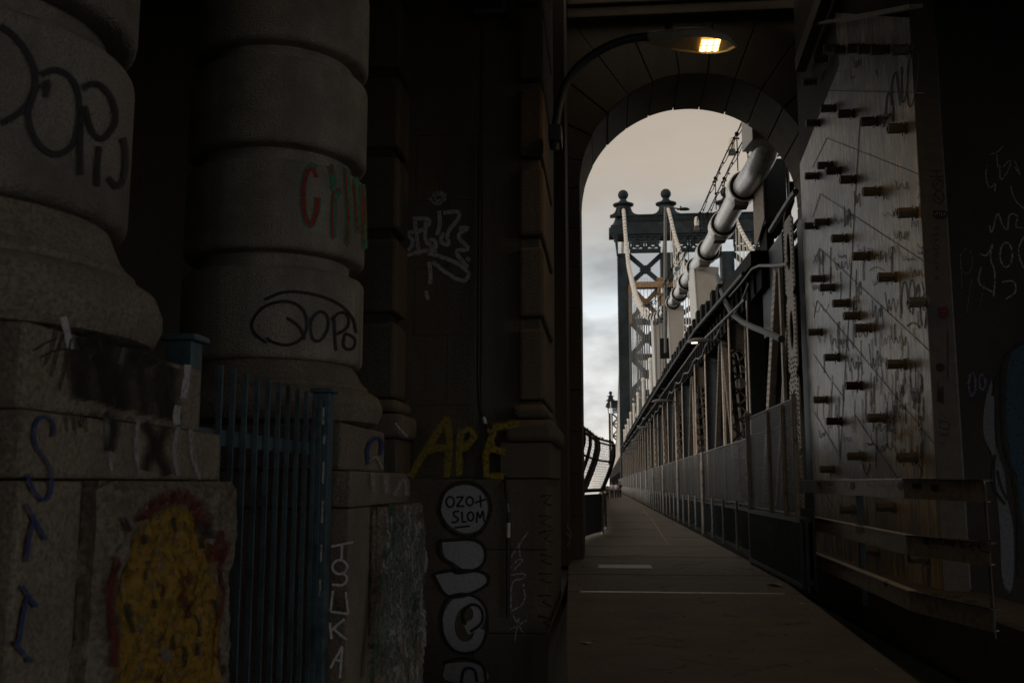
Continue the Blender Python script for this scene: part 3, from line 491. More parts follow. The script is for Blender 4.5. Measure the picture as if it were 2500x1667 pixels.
# ================================================================== WALL CONDUIT, BOX, MAIN LAMP
t = root('conduit', (-1.45, 12.8, 0), 'thin black cable covered in stickers hanging down the graffiti wall', 'conduit')
pts = [ad_(x, y, Y=12.6) for x, y in ((1098, 300), (1097, 600), (1096, 860), (1100, 930), (1118, 985), (1135, 1025), (1150, 1060), (1165, 1110), (1172, 1180), (1170, 1300), (1170, 1560))]
for p in pts: p.y = 12.78 if p.z > 1.66 else 12.38
pts[-1].z = 0.0
for i, p in enumerate(pts[2:6]): p.y -= 0.06 * (1 + i * 0.6)
pts = [Vector(q) for q in pts]
MB().tube(pts, 0.022, 8).build('pipe', BLACK, t, smooth=True)
for i, (x, y, c) in enumerate(((1112, 965, P_WHITE), (1122, 988, P_YEL), (1136, 1022, P_YEL), (1148, 1050, P_PALE), (1158, 1080, P_PALE), (1170, 1215, P_WHITE), (1168, 1165, P_PALE))):
    q = min(range(len(pts) - 1), key=lambda k: abs((pts[k] + pts[k + 1]).z / 2 - ad_(x, y, Y=12.6).z)); a, b = pts[q], pts[q + 1]; u = max(0.1, min(0.9, (a.z - ad_(x, y, Y=12.6).z) / (a.z - b.z)))
    c0 = a.lerp(b, max(0, u - 0.14)); c1 = a.lerp(b, min(1, u + 0.14)); MB().tube([c0, c1], 0.0255, 8).build('sticker', {0: WHITE, 1: TAN, 2: TAN, 3: GSTEEL, 4: GSTEEL, 5: WHITE, 6: GSTEEL}[i], t)
t = root('junction_box', (-1.5, 12.75, 7.9), 'grey metal cabinet fixed high on the dark graffiti wall at the top of the photo', 'cabinet')
a = ad_(1085, 30, Y=12.6); b = ad_(1162, 0, Y=12.6)
MB().box(a.x, b.x, 12.62, 12.86, a.z, a.z + 0.75).build('cabinet_body', FENCEM, t, bevel=0.012)
MB().box(a.x + 0.05, b.x - 0.05, 12.595, 12.618, a.z + 0.06, a.z + 0.68).build('cabinet_door', DSTEEL, t, bevel=0.01)
MB().box(b.x + 0.01, b.x + 0.07, 12.66, 12.8, a.z - 0.12, a.z + 0.3).build('hinge_arm', DSTEEL, t)

def cobra_head(t, x0, x1, y, zc, wy, m, led, ledm, ang=0.0, sc=1.0, arm=None):
    # long oval street-light head running along X from x0 (arm end) to x1 (nose)
    n = 14; q = 12; Lh = x1 - x0; sh = MB(); i0 = 0
    for k in range(n + 1):
        u = k / n; w = wy * (0.42 + 0.58 * math.sin(min(1, u * 1.35) * math.pi / 2)) * math.sqrt(max(0.0, 1 - max(0, (u - 0.55) / 0.45) ** 2.2)) + 0.004; hgt = abs(Lh) * 0.13 * (0.62 + 0.6 * math.sin(u * math.pi * 0.8)) * math.sqrt(max(0.0, 1 - max(0, (u - 0.5) / 0.5) ** 2.6)) + 0.004
        x = x0 + Lh * u; z = zc + ang * u
        for j in range(q + 1): a = math.pi * j / q; sh.v.append(Vector((x, y + w / 2 * math.cos(a), z + hgt * math.sin(a))))
    for k in range(n):
        for j in range(q): a = k * (q + 1) + j; sh.f.append((a, a + 1, a + q + 2, a + q + 1))
        sh.f.append((k * (q + 1) + q, k * (q + 1), (k + 1) * (q + 1), (k + 1) * (q + 1) + q))
    sh.f.append(tuple(range(q + 1))); head = sh.build('lamp_head', m, t, smooth=True)
    lip = MB(); half = []
    for k in range(4, n + 1):
        u = k / n; w = wy * (0.42 + 0.58 * math.sin(min(1, u * 1.35) * math.pi / 2)) * math.sqrt(max(0.0, 1 - max(0, (u - 0.55) / 0.45) ** 2.2)) + 0.004; half.append((x0 + Lh * u, w / 2, zc + ang * u))
    ring = [(x, y + w_, z) for x, w_, z in half] + [(x, y - w_, z) for x, w_, z in reversed(half)]
    lip.tube([Vector((a, b, c - .012)) for a, b, c in ring], .014 * sc, 6); lip.build('lens_rim', m, t)
    if led:
        for (a, b) in ((-0.36, -0.015), (0.015, 0.36)):
            fr = MB(); u0, u1 = 0.60, 0.82; fr.box(min(x0 + Lh * u0, x0 + Lh * u1), max(x0 + Lh * u0, x0 + Lh * u1), y + wy * a, y + wy * b, zc + ang * 0.75 - 0.012 * sc, zc + ang * 0.75 + 0.004)
            p = fr.build('led_tray', TRAY if sc > 1.1 else m, t)
            e = MB()
            for r in range(3):
                for c in range(2): e.ball((x0 + Lh * (u0 + (0.18 + 0.32 * r) * (u1 - u0)), y + wy * (a + (0.27 + 0.46 * c) * (b - a)), zc + ang * 0.75 - 0.012 * sc), 0.030 * sc, 10, 6, 0.5)
            e.build('led', ledm, p)
    else:
        MB().box(min(x0 + Lh * .62, x0 + Lh * .85), max(x0 + Lh * .62, x0 + Lh * .85), y - wy * .3, y + wy * .3, zc + ang * .7 - 0.012, zc).build('led_tray', m, t)
    return head
LY = 12.2
hA = ad_(1486, 88, Y=LY); hB = ad_(1690, 96, Y=LY)
t = root('street_lamp', (-0.7, 12.9, 4.4), 'lit amber street lamp on a curved arm in front of the arch', 'street lamp')
cobra_head(t, hA.x, hB.x, LY, hA.z - 0.03, 0.50, WHITE, True, LED, hB.z - hA.z - 0.02, 1.3)
cpt = [(1275, 345), (1275, 300), (1284, 240), (1302, 185), (1340, 140), (1395, 106), (1445, 89), (1492, 85)]
ap = [ad_(x, y, Y=LY + 0.18 * max(0, 1 - i / 5)) for i, (x, y) in enumerate(cpt)]
MB().tube([Vector(p) for p in [ap[0]] + [ap[i].lerp(ap[i + 1], u) for i in range(7) for u in (0.25, 0.75)] + [ap[-1]]], 0.055, 12).build('arm', DSTEEL, t, smooth=True)
MB().box(ap[1].x - 0.085, ap[1].x + 0.085, ap[1].y - 0.09, 12.66, ap[1].z - 0.16, ap[1].z + 0.06).build('wall_bracket', DSTEEL, t, bevel=0.02)
MB().tube([(hA.x + 0.28, LY, hA.z + 0.1), (hA.x + 0.28, LY, hA.z + 0.2)], 0.045, 10).build('photocell', BLACK, t)
la = bpy.data.lights.new('amber_light', 'AREA'); la.shape = 'RECTANGLE'; la.size = 0.2; la.size_y = 0.3; la.energy = 15; la.color = (1, 0.55, 0.16)
lo = bpy.data.objects.new('amber_light', la); COL.objects.link(lo); lo.parent = t; lo.location = Vector((hA.x + (hB.x - hA.x) * .78, LY, hA.z + (hB.z - hA.z) * .75 - 0.1)) - t.location

# ================================================================== BLUE PICKET FENCE
t = root('picket_fence', (-1.93, 5.3, 0), 'dark blue steel picket fence between the two column pedestals', 'fence')
fx = -1.9
pL = ad_(425, 772, X=fx - 0.1); pR = ad_(745, 893, X=fx)
for (p, w, nm) in ((pL, 0.13, 'near'), (pR, 0.11, 'far')):
    q = MB().box(p.x - w / 2, p.x + w / 2, p.y - w / 2, p.y + w / 2, 0, p.z - 0.03).build('fence_post', FENCEM, t, bevel=0.006)
    MB().box(p.x - w / 2 - 0.025, p.x + w / 2 + 0.025, p.y - w / 2 - 0.025, p.y + w / 2 + 0.025, p.z - 0.03, p.z).build('post_cap', FENCEM, q, bevel=0.006)
for x in (507, 537, 565, 592, 618, 642, 664, 686, 706, 725):
    p = ad_(x, 900, X=fx); MB().box(fx - 0.018, fx + 0.008, p.y - 0.009, p.y + 0.009, -2.2, 2.19).build('picket', FENCEM, t)
for x in (733, 741, 752, 758):
    p = ad_(x, 900, X=fx); MB().box(fx - 0.022, fx + 0.022, p.y - 0.011, p.y + 0.011, 0.06, 2.16).build('picket', FENCEM, t)
for z in (1.83, 0.15, -1.9): MB().box(fx - 0.055, fx - 0.03, 4.5, pR.y, z - 0.04, z + 0.04).build('rail', FENCEM, t)
# dashed band of old paint on the end post
paint([[(742, 935), (741, 975)], [(744, 1000), (742, 1020)], [(742, 1060), (740, 1110)], [(740, 1150), (738, 1200)], [(737, 1250), (735, 1290)], [(734, 1330), (732, 1370)]], P(X=pR.x + 0.056), 7, P_PALE, t, 'flaked pale paint on the end post', curve=False)

# ================================================================== STEEL COLUMN WITH BOLTS
PX = 4.2
t = root('steel_column', (4.5, 17, 0), 'tall riveted beige steel anchor column studded with big hexagonal bolts beside the arch', 'column')
tp = [ad_(1905, 42, X=PX), ad_(2115, 22, X=PX)]
yF, yN = 20.75, 13.15
ca_, cb_ = ad_(1866, 330, X=PX), ad_(1928, 150, X=PX)
MB().prism([(PX, yN, 0), (PX, yF, 0), (PX, yF, ca_.z), (PX, cb_.y, cb_.z), (PX, tp[0].y - .4, tp[0].z - .1), (PX, yN, tp[1].z + 0.1)], (0.3, 0, 0)).build('plate', PLATEM, t)
MB().prism([(PX + 0.06, yN + .1, 7.6), (PX + 0.06, 21.0, 8.0), (PX + 0.06, 21.0, 12.9), (PX + 0.06, yN + .1, 12.9)], (0.3, 0, 0)).build('upper_plate', BLKG, t)
MB().box(PX - 0.012, PX + 0.30, yN - 0.03, yN - 0.002, 0, 12.9).build('flange', DBEIGE, t)
MB().bar((PX - 0.09, tp[0].y + 0.2, tp[0].z), (PX - 0.09, tp[1].y - 0.1, tp[1].z), 0.17, 0.05).build('ledge', BEIGED, t)
MB().bar(ad_(1838, 150, X=PX - .15), ad_(1905, 0, X=PX - .15) + Vector((0, -1, 0.4)), 0.2, 0.32).build('bracket', DBEIGE, t)
s1 = lambda x, y: ((1960 + x / 3.92) / K, (100 + y / 3.92) / K); s2 = lambda x, y: ((1960 + x / 3.92) / K, (450 + y / 3.92) / K); s3 = lambda x, y: ((1960 + x / 3.92) / K, (800 + y / 3.92) / K); s4 = lambda x, y: ((1960 + x / 3.92) / K, (1150 + y / 3.92) / K)
pp = P(X=PX)
seams = [[(1867, 385), (1900, 317)], [(1900, 317), (2135, 410)], [(1867, 500), (1885, 445)], [(1885, 445), (2138, 610)], [(1868, 605), (1883, 570)], [(1883, 570), (2140, 810)], [(1870, 730), (1877, 690)], [(1877, 690), (2148, 1020)],
         [s3(105, 250), s3(270, 500)], [s3(280, 510), s3(380, 650)], [s3(115, 810), s3(355, 1225)], [s3(500, 830), s3(610, 1000)], [s3(610, 1000), s3(930, 1460)], [s4(220, 190), s4(290, 340)],
         [s1(550, 740), s1(500, 1568)], [s2(500, 200), s2(425, 1560)], [s3(425, 100), s3(355, 1300)], [s1(250, 475), s1(1180, 497)]]
def sub(l, n=6): return [(l[0][0] + (l[1][0] - l[0][0]) * i / n, l[0][1] + (l[1][1] - l[0][1]) * i / n) for i in range(n + 1)]
paint([sub(l) for l in seams], pp, 1.7, P_SEAM, t, curve=False, name='plate_seam')
paint([sub([s1(250, 480), s1(1160, 500)])], pp, 1.0, P_WHITE, t, 'thin bright scratched line', curve=False, base=0.008)
paint([[s1(770, 830), s1(800, 740), s1(850, 680), s1(870, 780)], [s1(870, 780), s1(870, 600), s1(820, 450), s1(790, 700)], [s1(850, 620), s1(850, 400), s1(895, 270), s1(915, 450), s1(935, 620)], [s1(945, 250), s1(950, 560), s1(965, 610), s1(1000, 480), s1(1010, 200), s1(1060, 80), s1(1110, 90), s1(1110, 350), s1(1060, 600), s1(1020, 650), s1(1000, 500)]], pp, 4.2, P_BLACK, t, 'tall black marker letters')
random.seed(11)
def scrib(cx, cy, w, h, n, f): return [f(cx + w * (i / n - .5) + random.uniform(-.1, .1) * w, cy + (h / 2 if i % 2 else -h / 2) * random.uniform(.4, 1)) for i in range(n + 1)]
paint([scrib(530, 230, 90, 190, 7, s1), scrib(480, 350, 60, 70, 4, s1), scrib(710, 300, 16, 120, 3, s1), scrib(340, 290, 60, 20, 3, s1)], pp, 1.8, P_BLACK, t, 'small black marker tags')
paint([scrib(950, 480, 140, 230, 9, s2), scrib(1080, 380, 90, 230, 5, s2), scrib(770, 690, 180, 200, 10, s2), [s2(640, 830), s2(700, 780), s2(790, 830)], [s2(1100, 570), s2(1130, 630), s2(1180, 550), s2(1140, 620), s2(1170, 720)], [s2(1105, -20), s2(1145, 50), s2(1105, 140)], [s2(1140, 150), s2(1100, 240)], scrib(960, 20, 120, 160, 5, s2)], pp, 2.2, P_INK, t, 'grey blue marker scrawl')
paint([[s2(950, 1240), s2(940, 1050), s2(975, 900), s2(1000, 1000), s2(1010, 1200)], [s2(1030, 1230), s2(1010, 1050), s2(1045, 880), s2(1080, 1000), s2(1050, 1250)], [s2(1080, 1100), s2(1110, 900), s2(1120, 1150), s2(1140, 1350)], [s2(1000, 1360), s2(1060, 1310), s2(1130, 1370)], [s2(1140, 930), s2(1190, 1150), s2(1170, 1380)]], pp, 4.5, P_INK, t, 'heavy grey marker letters')
paint([scrib(720, 1250, 120, 330, 7, s2), scrib(850, 1180, 110, 330, 6, s2), scrib(930, 1500, 140, 200, 7, s2), scrib(380, 780, 130, 160, 8, s2), [s2(545, 1060), s2(545, 930), s2(560, 930), s2(560, 1060)]], pp, 2.2, P_INK, t, 'blue marker scribble')
paint([scrib(1100, 850, 130, 150, 8, s2)], pp, 2.2, P_OR, t, 'orange marker tag')
paint([scrib(430, 330, 70, 330, 9, s2), scrib(520, 150, 60, 220, 5, s2)], pp, 4, paintmat('faded_green', (0.18, 0.22, 0.17), 0.9, 0.6), t, 'faded green spray')
WS = paintmat('chalky_white', (0.75, 0.75, 0.73), 0.6, 0.7)
paint([scrib(940, 1020, 150, 180, 9, s3), [s3(1050, 1080), s3(1090, 1030), s3(1130, 1120)], [s3(1080, 960), s3(1110, 860), s3(1130, 930), s3(1160, 1060)], [s3(950, 580), s3(958, 640)], scrib(1050, 960, 160, 120, 6, s3)], pp, 4.5, WS, t, 'chalky white spray letters')
paint([scrib(870, 830, 120, 180, 7, s3), scrib(780, 950, 200, 160, 8, s3), scrib(1080, 640, 110, 330, 6, s3), scrib(800, 1150, 180, 180, 7, s3)], pp, 4, paintmat('dark_green_spray', (0.09, 0.1, 0.085), 0.9, 0.7), t, 'smoky dark green spray')
paint([scrib(350, 150, 160, 200, 9, s3), scrib(500, 350, 130, 260, 7, s3), scrib(700, 320, 120, 380, 7, s3), scrib(190, 1020, 60, 150, 4, s3), scrib(560, 60, 140, 160, 6, s3)], pp, 2.4, P_INK, t, 'grey drips and scribble')
paint([[s3(575, 1290), s3(600, 1390), s3(620, 1410), s3(650, 1300)], [s3(1120, 1300), s3(1140, 1370), s3(1130, 1440)], scrib(650, 430 - 400 + 1080, 60, 40, 2, s3)], pp, 3, P_BLACK, t, 'black drips under the bolts')
random.seed(31); SM = paintmat('smoky_smear', (0.12, 0.115, 0.105), 1.0, 0.75); SP = paintmat('pale_smear', (0.8, 0.76, 0.7), 1.0, 0.8)
def smears(n, x0, x1, y0, y1, l0, l1): return [[(x, y), (x + random.uniform(-1.5, 1.5), y + h / 2), (x + random.uniform(-2.5, 2.5), y + h)] for x, y, h in [(random.uniform(x0, x1), random.uniform(y0, y1), random.uniform(l0, l1)) for _ in range(n)]]
paint(smears(46, 1880, 2125, 520, 1000, 25, 110), pp, 5, SM, t, 'dark vertical grime streaks')
paint(smears(26, 2040, 2130, 850, 1040, 15, 55), pp, 6, SM, t, 'dense dark grime low on the plate')
paint(smears(44, 1876, 2100, 740, 1000, 20, 80), pp, 4, SP, t, 'pale scuffed streaks')
paint([scrib(random.uniform(120, 1150), random.uniform(100, 1250), random.uniform(50, 160), random.uniform(60, 200), random.randint(4, 9), random.choice((s2, s3))) for _ in range(26)], pp, 1.6, P_INK, t, 'layered thin marker scribbles')
bolts = [s1(*q) for q in ((210, 75), (300, 90), (435, 75), (540, 85), (665, 90), (870, 90), (110, 185), (10, 395), (180, 650), (40, 790), (350, 700), (565, 775), (825, 840), (150, 1195), (230, 1245), (30, 1295), (365, 1330), (585, 1445))] + \
        [s2(*q) for q in ((920, 275), (120, 365), (20, 400), (285, 520), (485, 690), (730, 890), (1020, 1130), (85, 905), (170, 990), (295, 1140), (400, 1260), (505, 1375), (60, 1415))] + \
        [s3(*q) for q in ((215, 285), (815, 350), (420, 555), (110, 690), (235, 895), (630, 865), (440, 1230), (920, 1240), (175, 1355))] + [s4(*q) for q in ((375, 370), (725, 345), (580, 760), (1030, 830))]
for i, (x, y) in enumerate(bolts):
    p = ad_(x, y, X=PX - 0.235); m = MB(); r = 0.074
    for (xa, xb, rr, n) in ((PX - 0.235, PX - 0.255, 0.045, 12), (PX - 0.255, PX - 0.07, r, 6), (PX - 0.07, PX - 0.035, r * 0.8, 12), (PX - 0.035, PX - 0.001, r * 1.1, 12)):
        m.tube([(xa, p.y, p.z), (xb, p.y, p.z)], rr, n)
    m.tube([(PX - 0.062, p.y, p.z - 0.11), (PX - 0.055, p.y, p.z + 0.1)], 0.009, 5)
    m.build('bolt', BOLTD if i in (33, 35) else BOLTM, t, bevel=0.004)
column_root = t
# flange markings
pf = P(Y=yN - 0.034)
paint([[s1(1220, 1245), s1(1330, 1245)], [s1(1275, 1245), s1(1275, 1300)], [s1(1215, 1300), s1(1335, 1302)], [s1(x, y) for x, y in ell(1290, 1375, 50, 55)], [s1(x, y) for x, y in ell(1300, 1500, 50, 60)], [s1(1260, 1470), s1(1330, 1540)], [s1(1250, 1400), s1(1320, 1330)]], pf, 2.6, P_BLACK, t, 'black letters H O O on the flange')
paint([[s2(1250, 410), s2(1310, 430)], [s2(1260, 440), s2(1300, 400)], [s2(1240, 480), s2(1300, 470)], [s2(1240, 500), s2(1290, 480)], [s2(1250, 560), s2(1300, 530), s2(1255, 520)], [s2(x, y) for x, y in ell(1275, 605, 28, 20)], [s2(1300, 660), s2(1250, 680), s2(1300, 700), s2(1260, 720)], [s2(1255, 750), s2(1310, 760)], [s2(1300, 830), s2(1265, 800), s2(1300, 790)], [s2(1260, 900), s2(1310, 900)], [s2(1270, 870), s2(1300, 920)]], pf, 1.9, P_BLACK, t, 'column of small black letters')
blob([s2(1245, 250), s2(1388, 250), s2(1388, 335), s2(1245, 335)], pf, P_BLACK, t, 'black sticker with pale writing', dense=1, n=4, name='sticker')
paint([[s2(1290, 270), s2(1260, 290), s2(1280, 305)], [s2(1300, 300), s2(1310, 275)], [s2(1325, 275), s2(1325, 305)], [s2(1345, 300), s2(1350, 275), s2(1370, 300)]], pf, 1.8, P_PALE, t, 'pale writing on the sticker', base=0.011)
blob([s2(1290, 1165), s2(1400, 1165), s2(1400, 1290), s2(1290, 1290)], pf, P_RED, t, 'dark red square sticker', dense=1, n=4, name='sticker')
blob(ell(*s3(1318, 380), 11, 11)[:-1], pf, P_BLACK, t, 'round black sticker', n=4, name='sticker')
paint([scrib(1320, 650, 60, 360, 9, s3), [s3(1390, 40), s3(1388, 500)], [s3(1310, 890), s3(1410, 910), s3(1400, 980), s3(1310, 960), s3(1310, 890)], scrib(1360, 1020, 80, 60, 5, s3), [s3(1310, 1100), s3(1360, 1105)]], pf, 2, P_BLACK, t, 'black marker writing low on the flange')

# ================================================================== RIGHT WALL
t = root('right_wall', (6.6, 13.6, 0), 'dark stone wall right of the bolted column with pale scribbles and blue paint', 'wall')
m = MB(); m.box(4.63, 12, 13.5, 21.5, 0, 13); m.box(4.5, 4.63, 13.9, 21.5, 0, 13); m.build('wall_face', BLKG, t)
MB().box(4.6, 4.628, 13.44, 13.5, 0, 7.9).build('edge_strip', GSTEEL, t)
w = P(Y=13.5); s6 = lambda x, y: ((1900 + x / 1.96) / K, (y / 1.96) / K); s7 = lambda x, y: ((1900 + x / 1.8083) / K, (800 + y / 1.8083) / K)
paint([[s6(1015, 740), s6(1050, 730), s6(1075, 700)], [s6(1045, 740), s6(1050, 800)], [s6(1000, 790), s6(990, 850), s6(1010, 910), s6(1040, 870), s6(1035, 920)], [s6(1060, 790), s6(1060, 880), s6(1110, 800), s6(1110, 760), s6(1075, 800)], [s6(1130, 770), s6(1165, 850), s6(1130, 800)], [s6(1110, 890), s6(1130, 960), s6(1176, 1000)]], w, 4, P_PALE, t, 'pale looping tag near the top')
paint([[s6(1010, 1080), s6(1020, 1130), s6(1050, 1000), s6(1070, 1080), s6(1100, 1110), s6(1100, 1020), s6(1150, 1030), s6(1130, 1090), s6(1170, 1090)], [s6(965, 1215), s6(1000, 1230), s6(1030, 1150), s6(1010, 1240), s6(1040, 1300), s6(1030, 1420)], [s6(x, y) for x, y in ell(1090, 1220, 30, 60)], [s6(1176, 1130), s6(1140, 1200), s6(1176, 1290)], [s6(1070, 1350), s6(1130, 1340), s6(1140, 1400), s6(1090, 1430)], [s6(970, 1280), s6(950, 1360), s6(1030, 1400)]], w, 5, P_PALE, t, 'pale rounded graffiti letters')
paint([[s6(870, 1200), s6(880, 1400)], [s6(x, y) for x, y in ell(900, 1250, 30, 60)], [s6(900, 1500), s6(930, 1300)], [s6(990, 1350), s6(960, 1480)]], w, 3, P_INK, t, 'faint marker scrawl')
WB = P_SKY
blob([s7(1085, 60), s7(1030, 90), s7(1005, 180), s7(1000, 380), s7(1020, 560), s7(1040, 650), s7(1060, 660), s7(1065, 800), s7(1085, 900), s7(1120, 900), s7(1120, 60)], w, WB, t, 'blue painted shape', n=14)
blob([s7(940, 220), s7(905, 330), s7(900, 480), s7(950, 560), s7(960, 700), s7(980, 900), s7(985, 1150), s7(1040, 1190), s7(1045, 900), s7(1010, 760), s7(1000, 640), s7(970, 560), s7(950, 450), s7(955, 300)], w, paintmat('grey_white_paint', (0.17, 0.18, 0.21), 0.2, 0.3), t, 'pale grey painted drip shape', n=14)
paint([[s7(985, 200), s7(960, 230), s7(945, 300)], [s7(1005, 120), s7(985, 200), s7(985, 400), s7(1000, 560), s7(1050, 660)], [s7(955, 560), s7(940, 700), s7(1000, 780)], [s7(965, 630), s7(980, 700), s7(1010, 760)], [s7(1090, 60), s7(1030, 90), s7(1000, 140)], [s7(1030, 640), s7(1060, 800), s7(1060, 1100)]], w, 9, P_BLACK, t, 'black outlines round the painted shapes', base=0.010)
paint([[s7(x, y) for x, y in ell(900, 240, 14, 34)], [s7(x, y) for x, y in ell(855, 250, 16, 50)], [s7(1030, 1220), s7(1000, 1290), s7(990, 1390)]], w, 8, P_INK, t, 'grey loops')

# ================================================================== GUARD RAIL
t = root('guardrail', (3.3, 13, 0), 'long beige three-rail barrier covered with stickers in front of the bolted column', 'guardrail')
lo_ = [at(1945, 1253 * K, X=3.4), ad_(2090, 1358, Z=0.47), at(2424, 1400 * K, Z=0.47)]
R3 = [(lo_[0].x, lo_[0].y), (lo_[1].x, lo_[1].y), (lo_[2].x, lo_[2].y)]
tops = [(1.655, 1.645, 1.63), (1.07, 1.05, 1.06), (0.5, 0.47, 0.47)]
for tz in tops:
    for i in (0, 1):
        a = Vector((*R3[i], tz[i] - 0.1)); b = Vector((*R3[i + 1], tz[i + 1] - 0.1)); r = MB().bar(a, b, 0.012, 0.2)
        for zz in (0.095, -0.095): r.bar(a + Vector((0.045, 0, zz)), (b if i == 0 else b.lerp(a, .05)) + Vector((0.045, 0, zz)), 0.09, 0.01)
        q_ = r.build('rail', BEIGED, t); MB().bar(a + Vector((0.03, 0, 0.104)), b + Vector((0.03, 0, 0.104)), 0.10, 0.012).build('glint_strip', EDGE if i == 0 else DBEIGE, q_)  # bright strip on top stands for the sky glint along the rail
for (u, i) in ((0.09, 0), (0.62, 0)):
    x = R3[i][0] + (R3[i + 1][0] - R3[i][0]) * u; y = R3[i][1] + (R3[i + 1][1] - R3[i][1]) * u; MB().box(x + 0.1, x + 0.17, y - 0.05, y + 0.05, 0, 1.6).build('post', DSTEEL, t, bevel=0.005)
MB().box(R3[2][0] + 0.0, R3[2][0] + 0.012, R3[2][1] - 0.012, R3[2][1] + 0.05, 0.22, 1.60).build('end_post', DBEIGE, t)
railroot = t
def onrail(i):
    a = Vector((*R3[i], 0)); b = Vector((*R3[i + 1], 0)); d = (b - a).normalized(); n = Vector((d.y, -d.x, 0))
    if n.dot(a) > 0: n = -n
    o = a + n * 0.006
    def f(x, y):
        q = ray(x * K, y * K); tt = (o - CP).dot(n) / q.dot(n); return CP + q * tt, n
    return f
s8 = lambda x, y: ((1900 + x / 3.92) / K, (1100 + y / 3.92) / K)
r0, r1 = onrail(0), onrail(1)
for (x0, y0, x1, y1, r, m_, lb) in ((632, 290, 648, 362, r0, P_WHITE, 'narrow white sticker'), (740, 698, 830, 800, r0, P_YEL, 'yellow sticker'), (1285, 312, 1385, 368, r1, P_BLACK, 'black sticker'), (1462, 320, 1548, 392, r1, P_BLACK, 'small black sticker'), (1700, 295, 1800, 365, r1, P_YEL, 'faded yellow sticker'), (1395, 820, 1450, 900, r1, P_BLUE, 'blue sticker'), (380, 300, 415, 345, r0, P_INK, 'grey sticker'), (690, 300, 740, 375, r0, P_INK, 'dark grey sticker'), (1150, 300, 1200, 380, r0, P_INK, 'blue grey sticker'), (480, 315, 530, 335, r0, P_OR, 'small orange sticker'), (1015, 1240, 1055, 1300, r0, P_BLACK, 'small dark sticker'), (1705, 320, 1780, 350, r1, P_BLACK, 'black print on the faded sticker')):
    blob([s8(x0, y0), s8(x1, y0), s8(x1, y1), s8(x0, y1)], r, m_, railroot, lb, dense=1, n=3, name='sticker')
paint([[s8(1450, 860), s8(1490, 830), s8(1480, 900), s8(1520, 830), s8(1530, 900)], [s8(1540, 870), s8(1580, 840), s8(1560, 830), s8(1550, 890), s8(1590, 900)], [s8(1600, 850), s8(1610, 910), s8(1650, 840), s8(1655, 910)], [s8(1665, 880), s8(1710, 870), s8(1690, 840), s8(1670, 930)], [s8(1740, 840), s8(1750, 930), s8(1800, 920), s8(1750, 880)], [s8(1810, 920), s8(1880, 900), s8(1930, 910)], [s8(1870, 870), s8(1840, 920), s8(1880, 950)], [s8(1930, 860), s8(2035, 865)], [s8(2035, 865), s8(2030, 970)], [s8(1930, 860), s8(1925, 960), s8(2030, 970)]], r1, 3.2, P_BLACK, railroot, 'black handwritten word neueb with an arrow and a grid')
paint([[s8(1960 + 18 * i, 870), s8(1958 + 18 * i, 960)] for i in range(4)] + [[s8(1930, 915), s8(2035, 920)]], r1, 1.5, P_PALE, railroot, 'pale grid drawing', curve=False)
paint([[s8(1585, 380), s8(1600, 360), s8(1600, 400)], [s8(1615, 370), s8(1618, 400), s8(1635, 370), s8(1640, 400)], [s8(1650, 385), s8(1662, 370), s8(1650, 400)]], r1, 1.6, P_PALE, railroot, 'small pale letters')
paint([[s8(600, 1080), s8(580, 1100), s8(610, 1120), s8(585, 1140)], [s8(630, 1090), s8(625, 1140)], [s8(650, 1100), s8(640, 1140), s8(665, 1140)], [s8(690, 1120), s8(680, 1170)], [s8(700, 1150), s8(720, 1140)], scrib(370, 1030, 110, 50, 8, s8)], r0, 1.6, P_BLACK, railroot, 'black marker letters on the low rail')
paint([scrib(1480, 1380, 160, 70, 8, s8), scrib(1680, 1400, 160, 70, 8, s8), scrib(1850, 1440, 130, 60, 7, s8)], r1, 2, P_BLACK, railroot, 'dark marker scrawl on the low rail')
paint([scrib(900 + 110 * i, 335, 80, 60, 5, s8) for i in range(3)], r0, 1.4, P_INK, railroot, 'faint blue marker on the top rail')
# plinth below the rails
m = MB().box(3.75, 4.6, 9.6, 21.2, -0.45, 0.28).build('kerb', GRAN2); tag(m, 'low dark stone kerb running behind the sticker-covered barrier', 'kerb')

# ================================================================== WALKWAY FENCES
def sheet(rows, m, name, parent, closeuv=None):
    mb = MB(); n = len(rows[0]); u = 0
    for i, r in enumerate(rows):
        if i: u += (Vector(rows[i][0]) - Vector(rows[i - 1][0])).length
        v = 0
        for j, p in enumerate(r):
            if j: v += (Vector(r[j]) - Vector(r[j - 1])).length
            mb.v.append(Vector(p)); mb.uv[len(mb.v) - 1] = (u, v)
    for i in range(len(rows) - 1):
        for j in range(n - 1): q = i * n + j; mb.f.append((q, q + 1, q + n + 1, q + n))
    return mb.build(name, m, parent)
FX = 3.07
t = root('mesh_fence', (FX, 60, 0), 'long chain link fence with pipe posts along the right side of the walkway', 'fence')
ys = [21.0 + 2.62 * i for i in range(75)]
for i in range(0, 75, 5):
    y0 = ys[i]; y1 = ys[min(i + 5, 74)]
    if y1 > y0:
        sheet([[(FX + 0.02, y0, 1.155), (FX + 0.02, y0, 2.55)], [(FX + 0.02, y1, 1.155), (FX + 0.02, y1, 2.55)]], MESHM, 'mesh_panel', t)
        sheet([[(FX + 0.07, y0, 1.155), (FX + 0.07, y0, 2.54)], [(FX + 0.07, y1, 1.155), (FX + 0.07, y1, 2.54)]], MESHM, 'mesh_panel', t)
